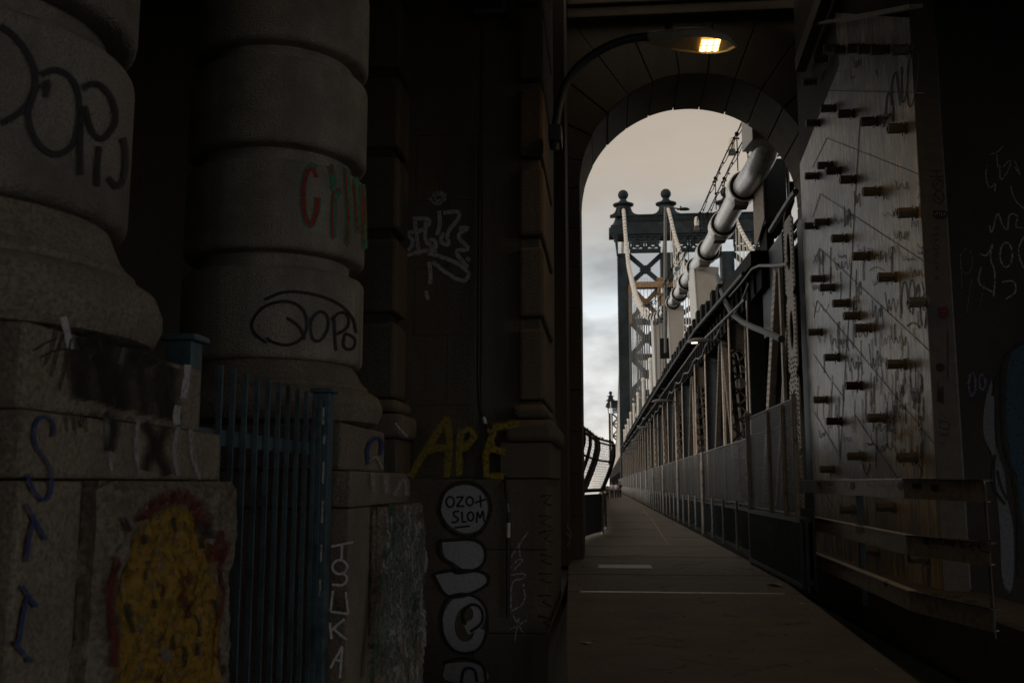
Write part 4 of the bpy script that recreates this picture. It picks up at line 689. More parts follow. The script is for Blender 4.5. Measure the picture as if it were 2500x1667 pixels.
for i, y in enumerate(ys):
    m = MB(); r = 0.034 if i % 4 else 0.045
    m.tube([(FX - 0.04, y, 0.1), (FX - 0.04, y, 2.56 if i % 4 == 0 else 1.2)], r, 8); m.tube([(FX + 0.06, y, 1.1), (FX + 0.06, y, 2.56)], 0.03, 6)
    for z in (0.25, 0.95): m.tube([(FX - 0.04, y, z), (FX - 0.04, y, z + 0.06)], r * 1.45, 8)
    if i % 4 == 0: m.tube([(FX - 0.04, y + 0.25, 0), (FX - 0.04, y + 0.25, 2.3)], 0.04, 8)
    m.build('fence_post', PIPE, t, smooth=True)
m = MB()
for z in (1.155, 2.56): m.tube([(FX + 0.04, 21, z), (FX + 0.04, 215, z)], 0.022, 6)
m.build('fence_rail', GSTEEL, t)
m = MB(); m.box(FX + 0.05, FX + 0.12, 16, 215, 0.05, 0.16); m.box(FX + 0.05, FX + 0.12, 16, 215, 1.0, 1.08); y = 16.1
while y < 70: m.box(FX + 0.07, FX + 0.09, y, y + 0.025, 0.16, 1.0); y += 0.13
m.box(FX + 0.07, FX + 0.09, 70, 215, 0.16, 1.0); m.build('picket_panel', DSTEEL, t)
m = MB().box(3.0, 3.14, 21.2, 215, 0.0, 0.09).build('curb', BSTEEL, t)
MB().box(3.2, 3.24, 16, 215, 0.0, 1.2).build('backing_panel', DSTEEL, t)
t = root('tall_fence', (3.0, 18.5, 0), 'tall chain link fence panel with rounded post cap inside the arch on the right', 'fence')
sheet([[(3.0, 16.0, 1.12), (3.0, 16.0, 2.93)], [(3.0, 21.0, 1.12), (3.0, 21.0, 2.97)]], MESHM, 'mesh_panel', t); sheet([[(3.06, 16.0, 1.12), (3.06, 16.0, 2.93)], [(3.06, 21.0, 1.12), (3.06, 21.0, 2.97)]], MESHM, 'mesh_panel', t)
m = MB(); m.tube([(2.98, 21.05, 0), (2.98, 21.05, 2.95)], 0.05, 10); m.ball((2.98, 21.05, 3.0), 0.075, 12, 8, 1.1); m.tube([(2.98, 21.05, 2.9), (2.98, 21.05, 2.93)], 0.075, 10); m.build('fence_post', PIPE, t, smooth=True)
for y, zt in ((18.5, 2.9), (17.0, 2.9), (16.0, 3.0)):
    m = MB(); m.tube([(2.99, y, 0), (2.99, y, zt)], 0.035, 8); m.tube([(2.99, y, 0.8), (2.99, y, 0.86)], 0.05, 8); m.build('fence_post', PIPE, t, smooth=True)
m = MB()
for z in (1.12, 2.55, 2.93): m.tube([(3.02, 16, z), (3.02, 21, z + 0.02)], 0.022, 6)
m.build('fence_rail', GSTEEL, t)
m = MB(); y = 15.5
while y < 21: m.box(2.93, 2.95, y, y + 0.025, 0.1, 1.05); y += 0.12
m.box(2.91, 2.97, 15.5, 21, 0.06, 0.12); m.box(2.91, 2.97, 15.5, 21, 1.02, 1.08); m.box(2.99, 3.03, 15.5, 21, 0.0, 1.1); m.build('picket_panel', DSTEEL, t)
# curved inward-leaning fence on the left just outside the arch
t = root('curved_fence', (-0.4, 29, 0), 'chain link fence curving in over the left side of the walkway just beyond the arch', 'fence')
def prof(bx, k=1.0): return [(bx + 0.0, 1.42), (bx + 0.12 * k, 1.7), (bx + 0.24 * k, 2.0), (bx + 0.35 * k, 2.3), (bx + 0.42 * k, 2.6), (bx + 0.42 * k, 2.82), (bx + 0.36 * k, 2.95)]
base = [(24.1, -0.86), (25.2, -0.80), (26.4, -0.74), (27.6, -0.68), (28.8, -0.61), (30.0, -0.53), (31.5, -0.32), (33.0, -0.05), (37, 0.0), (42, 0.0), (48, 0.0), (56, 0.0), (66, 0.0)]
rows = [[(x, y, z) for x, z in prof(bx)] for y, bx in base]
sheet(rows, MESHC, 'mesh_panel', t)
for y, bx in base[::1]:
    if y in (25.2, 27.6, 31.5): continue
    MB().tube([(x - 0.03, y, z) for x, z in prof(bx)], 0.048, 8).build('rib', BSTEEL, t, smooth=True)
for j in (0, 3, 5, 6): MB().tube([(r[j][0] - 0.02, r[j][1], r[j][2]) for r in rows], 0.03 if j != 6 else 0.035, 8).build('rail', BSTEEL, t, smooth=True)
# torn upper edge of the mesh
m = MB(); random.seed(5)
for i in range(260):
    u = random.uniform(0, 7.0); k = int(u); a = Vector(rows[k][6]).lerp(Vector(rows[k + 1][6]), u - k); m.bar(a, a + Vector((random.uniform(-.06, .03), random.uniform(-.05, .05), random.uniform(.0, .08))), 0.008, 0.008)
tag(m.build('wire_ends', BSTEEL, t), kind='stuff')
t = root('railing', (0, 60, 0), 'dark blue steel railing along the left edge of the walkway under the curved fence', 'railing')
m = MB()
for (y0, x0), (y1, x1) in list(zip(base, base[1:])) + [((66, 0.0), (215, 0.0))]:
    m.bar((x0 - 0.02, y0, 0.68), (x1 - 0.02, y1, 0.68), 0.03, 1.2)
m.build('panel', DSTEEL, t)
for y, bx in [(28.4, -0.64), (32.7, -0.12)] + [(36.5 + 3.7 * i, 0.0) for i in range(14)]:
    m = MB(); m.tube([(bx + 0.05, y, 0), (bx + 0.05, y, 1.4)], 0.045, 8); m.tube([(bx + 0.05, y, 0.5), (bx + 0.05, y, 0.56)], 0.065, 8); m.build('rail_post', PIPE, t, smooth=True)
m = MB()
for (y0, x0), (y1, x1) in list(zip(base, base[1:])) + [((66, 0.0), (215, 0.0))]: m.tube([(x0, y0, 1.38), (x1, y1, 1.38)], 0.04, 8)
m.build('top_rail', BSTEEL, t)


# ================================================================== TRUSS
def deckz(y): 
    pts = [(15, 6.75), (18, 6.93), (37, 7.8), (207, 9.3), (240, 9.5)]
    for (a, b), (c, d) in zip(pts, pts[1:]):
        if y <= c: return b + (d - b) * (y - a) / (c - a)
    return 9.5
t = root('bridge_truss', (4.1, 100, 0), 'riveted steel side truss of the bridge with beige diagonals beside the walkway', 'truss')
def trz(y): return 6.35 + (0.0045 * max(0, y - 33))
XT = 4.0
m = MB(); m.box(3.9, 4.35, 20.9, 215, -0.1, 0.35); m.build('bottom_chord', DSTEEL, t)
m = MB(); yy = [24.1] + list(range(30, 216, 6)) + [215]
for a, b in zip(yy, yy[1:]): m.prism([(3.86, a, trz(a) - 0.05), (3.86, b, trz(b) - 0.05), (3.86, b, trz(b) + 0.75), (3.86, a, trz(a) + 0.75)], (0.5, 0, 0))
for y in range(25, 100): m.box(3.80, 3.86, y, y + 0.08, trz(y) - 0.04, trz(y) + 0.74)
m.build('top_chord', BSTEEL, t)
def rivets(mb, a, b, w, n, side=-1, r=0.02):
    a = Vector(a); b = Vector(b)
    for i in range(n):
        u = (i + 0.5) / n
        for s_ in (-1, 1):
            p = a.lerp(b, u) + Vector((0, s_ * w / 2, 0)); mb.rivet((p.x, p.y, p.z), r)
RIVM = mat('rusty_rivet', (0.12, 0.075, 0.045), 0.7)
pk = 33.6; pk_list = [22.4 + 11.2 * i for i in range(17)]
for i, y in enumerate(pk_list):
    zt = trz(y) + 0.05; near = i < 6; zb = 0.3
    for s_ in (-1, 1):
        if i == 0 and s_ < 0: continue
        a = (XT, y + s_ * 0.25, zt); b = (XT, y + s_ * 3.7, zb)
        d = MB(); d.bar(a, b, 0.15, 0.26 if i else 0.34, (0, 1, 0)); d.bar((XT + .28, a[1], a[2]), (XT + .28, b[1], b[2]), 0.05, 0.22, (0, 1, 0))
        o = d.build('diagonal', BEIGEL if i < 1 else LATT, t)
        if i < 5:
            rv = MB(); rivets(rv, (XT - 0.075, a[1], a[2] - .1), (XT - 0.075, b[1], b[2] + .1), 0.17, 44 if i < 3 else 26, r=0.02); tag(rv.build('rivets', RIVM, o), kind='stuff')
    d = MB().box(XT - 0.03, XT + 0.04, y - 0.09, y + 0.09, zb, zt).build('hanger', BEIGEL, t)
    # blue grey transverse post, with a pale edge flange
    yb = y + 4.0
    o = MB().box(XT - 0.16, XT + 0.26, yb, yb + 0.03, zb, zt).build('post', BLUEP, t)
    MB().box(XT - 0.19, XT - 0.16, yb - 0.09, yb + 0.12, zb, zt).build('flange', BEIGEL, o)
    if i < 4:
        rv = MB()
        for k in range(24):
            for xx in (XT - 0.09, XT + 0.2): rv.rivet((xx, yb, zb + 0.3 + k * 0.25), 0.022, 'y')
        tag(rv.build('rivets', BLUEP, o), kind='stuff')
    # laced column
    yl = y + 7.1
    if i < 16:
        o = MB(); o.box(XT - 0.30, XT - 0.27, yl - 0.1, yl + 0.1, zb, zt); o.box(XT + 0.17, XT + 0.20, yl - 0.1, yl + 0.1, zb, zt); o = o.build('laced_column', BEIGEL, t)
        lc = MB(); q = 0
        z = zb
        while z < zt - 0.45:
            lc.bar((XT - 0.27, yl, z), (XT + 0.17, yl, z + 0.42), 0.06, 0.012, (0, 1, 0)); lc.bar((XT + 0.17, yl + .02, z), (XT - 0.27, yl + .02, z + 0.42), 0.06, 0.012, (0, 1, 0)); z += 0.42
        lc.build('lacing', LATT, o)
        MB().box(XT - 0.25, XT + 0.16, yl - 0.03, yl - 0.01, zt - 0.9, zt).build('batten_plate', LATT, o)
# near riveted end post with oval holes, next to the bolted column
ep = MB(); X0 = 4.03; ya, yb = 20.95, 22.0
def ringplate(mb, x, ya, yb, za, zb_, cy, cz, ry, rz, th):
    q = 20; ov = [(x, cy + ry * math.cos(2 * math.pi * k / q), cz + rz * math.sin(2 * math.pi * k / q)) for k in range(q)]
    def edge(k):
        a = 2 * math.pi * k / q; c, s_ = math.cos(a), math.sin(a); r = min((yb - ya) / 2 / abs(c) if abs(c) > 1e-6 else 1e9, (zb_ - za) / 2 / abs(s_) if abs(s_) > 1e-6 else 1e9)
        return (x, (ya + yb) / 2 + c * r, (za + zb_) / 2 + s_ * r)
    for k in range(q): mb.prism([ov[k], ov[(k + 1) % q], edge(k + 1), edge(k)], (th, 0, 0))
zc = [1.2, 2.6, 4.0, 5.4]
ep.box(X0, X0 + 0.03, ya, yb, 0.3, 2.2)
for (z0, z1) in ((2.2, 3.9), (3.9, 5.6), (5.6, 7.3)): ringplate(ep, X0, ya, yb, z0, z1, (ya + yb) / 2, (z0 + z1) / 2 + .1, 0.2, 0.42, 0.03)
o = ep.build('end_post', BEIGEL, t)
rv = MB()
for k in range(70):
    z = 0.4 + k * 0.1
    for y in (ya + .08, yb - .08): rv.rivet((X0, y, z), 0.026)
    if z < 4.3 and (k % 1 == 0):
        for y in (ya + .3, ya + .5, ya + .72):
            if not (2.7 < z < 3.7 and y == ya + .5): rv.rivet((X0, y + (0.05 if k % 2 else -0.05), z + 0.04), 0.026)
tag(rv.build('rivets', RIVM, o), kind='stuff')
MB().box(X0 + 0.3, X0 + 0.5, 20.9, 22.0, 0.3, 7.3).build('end_post', DSTEEL, t)
# perforated lattice plate above, between end post and cabinet
m = MB(); m.box(4.05, 4.08, 22.3, 25.2, 5.2, 7.2); m.build('web_plate', BLUEP, t)
# deck edge beam, brackets, dark interior behind the truss
t = root('upper_deck', (18, 100, 7), 'black upper roadway deck above the truss with stepped bracket ends', 'deck')
m = MB(); yy = [24.1, 27, 30, 37, 60, 100, 150, 215]
for a, b in zip(yy, yy[1:]): m.prism([(3.62, a, deckz(a) - 0.35), (3.62, b, deckz(b) - 0.35), (3.62, b, deckz(b)), (3.62, a, deckz(a))], (28, 0, 0)); m.prism([(4.36, a, trz(a) - 0.3), (4.36, b, trz(b) - 0.3), (4.36, b, deckz(b) - 0.36), (4.36, a, deckz(a) - 0.36)], (0.3, 0, 0))
m.build('deck_slab', BSTEEL, t)
y = 30; random.seed(8)
while y < 160: MB().box(3.5, 3.8, y, y + random.uniform(.5, 1.1), deckz(y) - 0.45, deckz(y) + random.choice((0.05, 0.1, 0.16))).build('bracket', BSTEEL, t); y += 1.7
m = MB(); y = 27
while y < 215: m.box(5.0, 5.2, y, y + 0.25, deckz(y), deckz(y) + 1.0); y += 2.8
for zz in (0.45, 0.8, 1.05): m.prism([(5.02, 24, deckz(24) + zz - .05), (5.02, 215, deckz(215) + zz - .05), (5.02, 215, deckz(215) + zz + .05), (5.02, 24, deckz(24) + zz + .05)], (0.1, 0, 0))
m.build('deck_railing', BSTEEL, t)
t = root('lower_deck', (18, 110, -0.5), 'dark lower track deck and barrier seen through the side truss', 'deck')
MB().box(4.4, 31, 24.1, 215, -0.6, -0.15).build('track_bed', BSTEEL, t)
m = MB(); m.box(5.4, 5.5, 21, 215, -0.1, 3.2); m.build('track_barrier', BSTEEL, t)
m = MB(); m.box(9.0, 9.2, 24.1, 215, -0.1, 7); m.build('inner_truss', BSTEEL, t)


# conduits and cables along the deck edge
def run(name, pts, r, m_, label, cat, group=None):
    o = MB().tube(pts, r, 8).build(name, m_, None, smooth=True); return tag(o, label, cat, group)
run('conduit', [(3.45, y, deckz(y) - 0.55) for y in (24.2, 27, 30, 37)] + [(3.40, y, deckz(y) - 0.55) for y in (60, 100, 150, 214)], 0.06, DSTEEL, 'thick grey conduit, uppermost of those running along the edge of the upper deck', 'conduit')
random.seed(9)
run('conduit', [(3.5, 24.5 + 3 * i, deckz(24.5 + 3 * i) - 1.15) for i in range(60)], 0.035, GSTEEL, 'thin straight pipe below the thick conduit on the deck edge', 'pipe')
run('cable', [(3.62, 24.5 + 1.2 * i, trz(24.5 + 1.2 * i) + 0.15 - 0.28 * abs(math.sin(i * 0.75)) + random.uniform(-.03, .03)) for i in range(90)], 0.03, GSTEEL, 'sagging wavy grey cable looped along the top chord of the truss', 'cable')
# curved hoses near the arch
c5 = lambda x, y: (1380 + x / 2.613, 200 + y / 2.613)
pts = [at(*c5(x, y), X=3.6) for x, y in ((968, 1235), (985, 1300), (1020, 1400), (1065, 1480), (1130, 1530), (1200, 1565), (1290, 1600), (1380, 1640))]
run('hose', pts, 0.075, BLUEP, 'thick grey curved hose swooping down from the deck edge to the truss', 'hose')
pts = [at(*c5(x, y), Y=23.2) for x, y in ((1440, 640), (1445, 760), (1410, 860), (1405, 960), (1430, 1060), (1470, 1160))]
run('hose', pts, 0.07, BLACK, 'black rubber hose bowing beside the right jamb of the arch', 'hose')
pts = [at(*c5(x, y), X=3.7) for x, y in ((1050, 1370), (1120, 1290), (1195, 1190), (1240, 1172), (1330, 1172), (1420, 1160))]
run('pipe', pts, 0.035, GSTEEL, 'slender bent pipe with a horizontal end crossing under the cabinet', 'pipe')
pts = [at(*c5(x, y), X=3.75) for x, y in ((1310, 950), (1370, 850), (1440, 740), (1470, 700))]
run('pipe', pts, 0.06, GSTEEL, 'short dark pipe rising to the arch just under the big cabinet', 'pipe')

# ================================================================== CABINET UNDER THE CABLE
b0 = at(1860, 388, Y=26.5); b1 = at(1917, 388, Y=26.5); b2 = at(1862, 545, Y=26.5)
t = root('equipment_cabinet', (b0.x + .3, 27, b2.z), 'large dark blue steel cabinet with a beige side hanging beneath the main cable', 'cabinet')
MB().box(b0.x + 0.03, b1.x, 26.5, 28.3, b2.z, b0.z).build('cabinet_body', DSTEEL, t, bevel=0.01)
MB().prism([(b0.x, 26.5, b2.z + .1), (b0.x, 28.3, b2.z - 0.35), (b0.x, 28.3, b0.z), (b0.x, 26.5, b0.z)], (0.028, 0, 0)).build('side_panel', BEIGE, t)
MB().box(b0.x + 0.1, b1.x - 0.08, 26.47, 26.498, b2.z + 0.12, b0.z - 0.1).build('cabinet_door', DSTEEL, t, bevel=0.006)
MB().box(b0.x + .1, b0.x + .3, 26.8, 28.0, deckz(27), b2.z).build('stand', BSTEEL, t)
MB().tube([(b1.x - .25, 26.9, b0.z), (b1.x - .2, 26.9, b0.z + .18), (b1.x, 26.9, b0.z + .25), (b1.x + .12, 26.9, b0.z - .1), (b1.x + .14, 26.9, b2.z)], 0.05, 8).build('pipe', GSTEEL, t, smooth=True)
MB().box(b1.x - .5, b1.x + .3, 26.2, 26.3, b0.z + .42, b0.z + .47).build('bracket', BSTEEL, t)
# ================================================================== MAIN CABLES
CA = [(24.06, 10.95), (25.0, 9.98), (25.6, 9.82), (28.7, 10.11), (33.0, 10.32), (38.8, 10.65), (46.0, 11.29), (57.8, 12.21), (74.9, 14.06), (94.4, 17.4), (112.4, 21.4), (133, 26.7), (150.2, 32.2), (169.8, 38.8), (177.2, 42.3), (192, 50.0), (205, 57.9), (215, 63)]
def cabz(y):
    for i, ((a, b), (c, d)) in enumerate(zip(CA, CA[1:])):
        if y <= c:
            s0 = (d - b) / (c - a); p = CA[i - 1] if i else CA[i]; q = CA[i + 2] if i + 2 < len(CA) else CA[i + 1]
            m0 = (d - p[1]) / (c - p[0]) * (c - a); m1 = (q[1] - b) / (q[0] - a) * (c - a); u = (y - a) / (c - a)
            return b * (2 * u**3 - 3 * u**2 + 1) + m0 * (u**3 - 2 * u**2 + u) + d * (-2 * u**3 + 3 * u**2) + m1 * (u**3 - u**2)
    return CA[-1][1]
XA = 4.05
def cx_(y): return 0.07 + 0.78 * (max(y, 25) - 25) / 190 + max(0, 25.4 - y) * 0.2     # the near cable drifts outward to its tower column
def main_cable(X, label, near):
    t = root('suspension_cable', (X, 215, 0), label, 'cable', 'main suspension cables')
    P1 = []; y = 24.06
    while y < 210.01: P1.append((X + (cx_(y) if near else 0), y, cabz(y))); y += 0.25 if y < 26 else 1.5
    if near:
        MB().tube([p for p in P1 if p[1] < 90], 0.33, 24).build('cable_wrap', CABLEM, t, smooth=True)
        MB().tube([p for p in P1 if p[1] > 88], 0.2, 12).build('cable_wrap', GSTEEL, t, smooth=True)
        k = 0; y = 28.6
        while y < 90:
            z = cabz(y); d = Vector((0, 1, (cabz(y + .3) - cabz(y - .3)) / .6)).normalized(); c = Vector((X + (cx_(y) if near else 0), y, z)); b = MB()
            b.tube([c - d * .42, c - d * .38, c + d * .38, c + d * .42], [0.37, 0.455, 0.455, 0.37], 24); b = b.build('cable_band', CABLEM, t, smooth=True)
            sm = MB(); sm.tube([c - d * .435, c - d * .422], .425, 24); sm.build('band_seam', BSTEEL, b)
            e = MB(); e.box(X - .2, X + .2, y - .25, y + .25, z - .56, z - .28)
            for q in (-.28, 0, .28): e.tube([c + d * q + Vector((-.40, 0, -.10)), c + d * q + Vector((-.40, 0, .10))], 0.03, 6); e.tube([c + d * q + Vector((-.37, 0, -.13)), c + d * q + Vector((-.37, 0, .13))], 0.02, 6)
            e.build('clamp', GSTEEL, b)
            y += 5.2
    else: MB().tube(P1[::3], 0.2, 10).build('cable_wrap', GSTEEL, t, smooth=True)
    y = 91 if near else 40; i = 0; ba = MB()
    while y < 209:
        z = cabz(y); d = Vector((0, 1, (cabz(min(y + .3, 215)) - cabz(y - .3)) / .6)).normalized(); c = Vector((X + (cx_(y) if near else 0), y, z))
        ba.tube([c - d * .75, c - d * .6, c + d * .6, c + d * .75], [.22, .38, .38, .22], 10); y += 2.3 / math.hypot(1, d.z / max(d.y, .2))
    ba.build('cable_bands', CHAIN, t, smooth=True)
    y = 64.0 if near else 110
    while y < (150 if near else 200):
        sp_ = MB(); sp_.box(X - .3, X + .5, y - .3, y + .3, deckz(y) - .5, deckz(y) - .25)
        for q in (-.25, .25):
            for xx in ((-.05, .45) if near else (-.25, .25)): sp_.tube([(X + xx, y + q, deckz(y) - 0.3), (X + xx, y + q, cabz(y) - .2)], 0.028 if y < 100 else .04, 5, False)
        sp_.build('suspender', GSTEEL if near else CHAIN, t); y += 5.2
    return t
ca = main_cable(XA, 'thick white main cable nearest the walkway with round collars, rising to the left tower column', True)
for (a, b, c_) in ((14.3, 'white beaded main cable falling from the second ball-topped tower column', 0), (27.3, 'main cable falling from the third ball-topped tower column behind the near cable', 0), (36.5, 'main cable farthest right, hidden mostly behind the cabinet', 0)): main_cable(a, b, False)
# white cover plates below the near cable
for i, (y, w_) in enumerate(((42.3, .95), (59.5, .85), (77.0, .9))):
    z = cabz(y) - .1; t = root('cover_plate', (XA, y, deckz(y)), 'white tapered steel cover plate under the near main cable, ' + ['closest to the arch', 'second from the arch', 'third and smallest'][i], 'cover plate', 'white plates under the near cable')
    MB().prism([(XA + .06, y, deckz(y) - .4), (XA + w_ * .8, y, deckz(y) - .4), (XA + w_, y, z - .1), (XA - .08, y, z)], (0, 0.09, 0)).build('plate_face', COVER, t)
    MB().prism([(XA + .02, y - .02, deckz(y) - .4), (XA - .06, y + 2.0, deckz(y) - .4), (XA - .2, y + 2.0, z + .1), (XA - .12, y - .02, z + .1)], (0.04, 0, 0)).build('plate_edge', WHITE, t)
t = root('anchor_cover', (XA, 23, 9.6), 'pale grey steel hood over the near main cable where it enters the arch', 'hood')
MB().prism([(XA - .42, 25.0, 10.0), (XA - .30, 24.05, 10.0), (XA + .16, 24.05, 10.0), (XA + .64, 24.3, 10.0), (XA + .64, 25.0, 10.0)], (0, 0, 3.0)).build('hood_body', WHITE, t, bevel=0.02)
# sleeves on the suspenders
for i in range(9):
    y = 82 + 15.6 * i
    if y > 205: break
    t = root('suspender_sleeve', (XA - .1, y, deckz(y)), 'pale round sleeve post over the truss, %s counting away from the arch' % ['first', 'second', 'third', 'fourth', 'fifth', 'sixth', 'seventh', 'eighth', 'ninth'][i], 'post', 'sleeve posts over the truss')
    MB().tube([(XA - .1, y, deckz(y) - .5), (XA - .1, y, 11.55)], 0.17, 12).build('sleeve', CHAIN, t, smooth=True)
    MB().tube([(XA - .1, y, 11.5), (XA - .1, y, 11.75), (XA - .1, y, 11.85)], [.23, .23, .15], 12).build('sleeve_cap', CHAIN, t, smooth=True)
# hand ropes with glass jar lights
def rz(y): return cabz(max(y, 25.8))
for k, (X, dz, lab) in enumerate(((3.72, 1.15, 'black hand rope with clamps above the main cable, on its left side'), (4.0, 1.13, 'black hand rope above the main cable, on its right side'))):
    t = root('hand_rope', (X, 25, 10), lab, 'rope', 'hand ropes above the near cable')
    m = MB(); m.tube([(X, y, rz(y) + dz) for y in [24.2] + list(range(26, 92, 2))], 0.022, 6); m.build('rope', BSTEEL, t)
    m = MB(); y = 26.5
    while y < 90: m.tube([(X, y, rz(y) + .1), (X, y, rz(y) + dz)], 0.016, 5); m.ball((X, y, rz(y) + dz), 0.06, 8, 6); m.ball((X, y + .5, rz(y + .5) + dz), 0.045, 8, 6); m.ball((X, y, rz(y) + dz * .55), .045, 8, 6); y += 5.2
    for i in range(70): y = 24.4 + i; m.ball((X + .03 * math.sin(i), y, rz(y) + dz - .12 - .08 * math.sin(i * 1.3)), 0.03, 6, 4)
    m.tube([(X, 24.3 + i * .5, rz(24.3 + i * .5) + dz - .14 - .06 * math.sin(i * .9)) for i in range(140)], .014, 5); m.build('clamps', BSTEEL, t)
for i, (u, v, y) in enumerate(((1787, 366, 28.6), (1701, 552, 38.0), (1652, 652, 49.5), (1617, 716, 61))):
    p = at(u, v, Y=y); t = root('jar_light', (p.x, y, p.z - .3), 'glass jar light clamped to the hand rope, ' + ['nearest and largest', 'second from the arch', 'third from the arch', 'small and farthest'][i], 'light', 'jar lights on the hand rope')
    MB().lathe(p.x, y, [(.085, p.z - .02), (.095, p.z + .12), (.085, p.z + .28), (.055, p.z + .36), (.02, p.z + .38)], 16).build('glass_jar', GLASS, t, smooth=True)
    m = MB(); m.lathe(p.x, y, [(.10, p.z - .06), (.10, p.z), (.115, p.z + .0)], 14); m.box(p.x - .10, p.x + .10, y - .08, y + .08, p.z - .16, p.z - .06); m.box(p.x + .1, p.x + .2, y - .02, y + .02, p.z - .1, p.z - .04); m.build('socket', GSTEEL, t, bevel=.01)

# ================================================================== TOWERS
def tower(D, sc_dir, label, full):
    # drawn at the real distance; X of the four columns follows the cables
    t = root('bridge_tower', (18, D, 0), label, 'tower', 'steel bridge towers')
    cols = [4.85, 14.2, 27.2, 36.4]; w = 1.35; Z = lambda v: at(1560, v, Y=212.4).z
    zc0, zc1, zp, zl, zf0, zf1 = Z(572), Z(549), Z(523), Z(616), Z(607), Z(577)
    for c in cols:
        MB().box(c - w, c + w, D - 2, D + 2, -40, zl).build('column', TSTEEL, t, bevel=.1)
        m = MB(); m.box(c - w * .55, c + w * .55, D - 2.2, D - 2.0, -40, zl - .2); m.build('column_rib', TSTEEL, t)
        m = MB(); e = at(1560, 500, Y=215).z
        c += 0.15; pr_ = [(3.1, zc1), (2.7, zc1 + .5), (2.15, zc1 + 1.3), (1.8, zc1 + 2.4), (1.6, zp), (1.5, zp + .9), (1.55, e - .5), (1.8, e - .3), (2.25, e - .15), (2.3, e + .15), (1.8, e + .25), (1.2, e + .55), (.75, e + 1.0), (.6, e + 1.5), (.85, e + 1.75)]
        m.lathe(c, D, pr_, 24); m.build('finial_base', TSTEEL, t, smooth=True)
        MB().ball((c, D, at(1560, 475.5, Y=215).z), 1.15, 20, 14).build('ball', TSTEEL, t, smooth=True)
        for s_ in (-1, 1): MB().prism([(c + s_ * 1.3, D - 2.1, zp - .5), (c + s_ * 3.0, D - 2.1, zp - .5), (c + s_ * 3.0, D - 2.1, zp + .12), (c + s_ * 2.3, D - 2.1, zp + .35), (c + s_ * 1.85, D - 2.1, zp + .8), (c + s_ * 1.6, D - 2.1, zp + 1.6), (c + s_ * 1.3, D - 2.1, zp + 2)], (0, .5, 0)).build('scroll_bracket', TSTEEL, t)
    # cornice, frieze
    m = MB(); m.box(cols[0] - 2.0, cols[-1] + 2.0, D - 2.6, D + 2.6, zc0 - .35, zc0 - .02); m.box(cols[0] - 3.1, cols[-1] + 3.1, D - 2.95, D + 2, zc0, zc1 - .6); m.box(cols[0] - 2.7, cols[-1] + 2.7, D - 2.9, D + 2.9, zc1 - .58, zc1)
    m.prism([(cols[0] - 3.0, D - 3, zc0), (cols[0] - 1.2, D - 3, zc0), (cols[0] - 1.2, D - 3, zl - 1), (cols[0] - 1.5, D - 3, zl - .6), (cols[0] - 1.6, D - 3, zl + .6), (cols[0] - 1.9, D - 3, zf1 - .6), (cols[0] - 2.4, D - 3, zf1 + .3)], (0, 1, 0)); m.build('cornice', TSTEEL, t)
    m = MB(); m.box(cols[0], cols[-1], D - 2.2, D + 2.2, zc1 + .02, zp - .3)
    x = cols[0]
    while x < cols[-1]: m.box(x, x + .25, D - 2.45, D - 2.2, zc1 + .9, zp - .5); x += .62
    m.box(cols[0] - 1.5, cols[-1] + 1.5, D - 2.5, D + 2.5, zp - .28, zp); m.build('parapet', TSTEEL, t)
    for a, b in zip(cols, cols[1:]):
        xa, xb = a + w, b - w; m = MB(); m.box(xa, xb, D - 2.6, D - 2.1, zf1 - .1, zc0 - .35); m.box(xa, xb, D - 2.6, D - 1.6, zl, zf0)
        n = max(2, round((xb - xa) / 3.2)); s_ = (xb - xa) / n; hz = (zf1 - zf0) / 2; cz = (zf1 + zf0) / 2
        for k in range(n):
            x0 = xa + k * s_; cxm = x0 + s_ / 2; m.box(x0 - .2, x0 + .2, D - 2.5, D - 2.1, zf0, zf1)
            rr = 20; R0 = hz * .92
            for q in range(rr):
                a0, a1 = 2 * math.pi * q / rr, 2 * math.pi * (q + 1) / rr
                for (Ra, Rb) in ((R0, R0 * .66), (R0 * .45, .05)):
                    m.prism([(cxm + Ra * math.cos(a0), D - 2.4, cz + Ra * math.sin(a0)), (cxm + Ra * math.cos(a1), D - 2.4, cz + Ra * math.sin(a1)), (cxm + Rb * math.cos(a1), D - 2.4, cz + Rb * math.sin(a1)), (cxm + Rb * math.cos(a0), D - 2.4, cz + Rb * math.sin(a0))], (0, .25, 0))
            m.bar((x0, D - 2.3, zf0), (x0 + s_, D - 2.3, zf1), .5, .3, (0, 1, 0)); m.bar((x0, D - 2.2, zf1), (x0 + s_, D - 2.2, zf0), .5, .3, (0, 1, 0)); m.box(x0, x0 + s_, D - 2.35, D - 2.15, cz - .2, cz + .2)
            for q in (-1, 1): m.box(cxm + q * s_ * .36 - .12, cxm + q * s_ * .36 + .12, D - 2.36, D - 2.14, zf0, zf1)
        m.build('frieze', TSTEEL, t)
        # tiers of cross bracing
        zz = [Z(v) for v in (618, 692, 781, 868, 956, 1045)]
        for k, (z1, z0) in enumerate(zip(zz, zz[1:])):
            mt = TAN if (full and k == 1 and a == cols[0]) else TSTEEL; o = MB(); o.bar((xa - .3, D - 1, z0), (xb + .3, D - 1, z1), 1.0, .5, (0, 1, 0)); o.bar((xa - .3, D - 1.02, z1), (xb + .3, D - 1.02, z0), 1.0, .5, (0, 1, 0))
            xm, zm = (xa + xb) / 2, (z0 + z1) / 2; o.prism([(xm - 1.3, D - 1.35, zm), (xm, D - 1.35, zm - 1.0), (xm + 1.3, D - 1.35, zm), (xm, D - 1.35, zm + 1.0)], (0, .7, 0)); o.build('cross_brace', mt, t)
            MB().box(xa, xb, D - 1.6, D + 1.6, z0 - .5, z0 + .5).build('cross_beam', TAN if (full and k == 0) else TSTEEL, t)
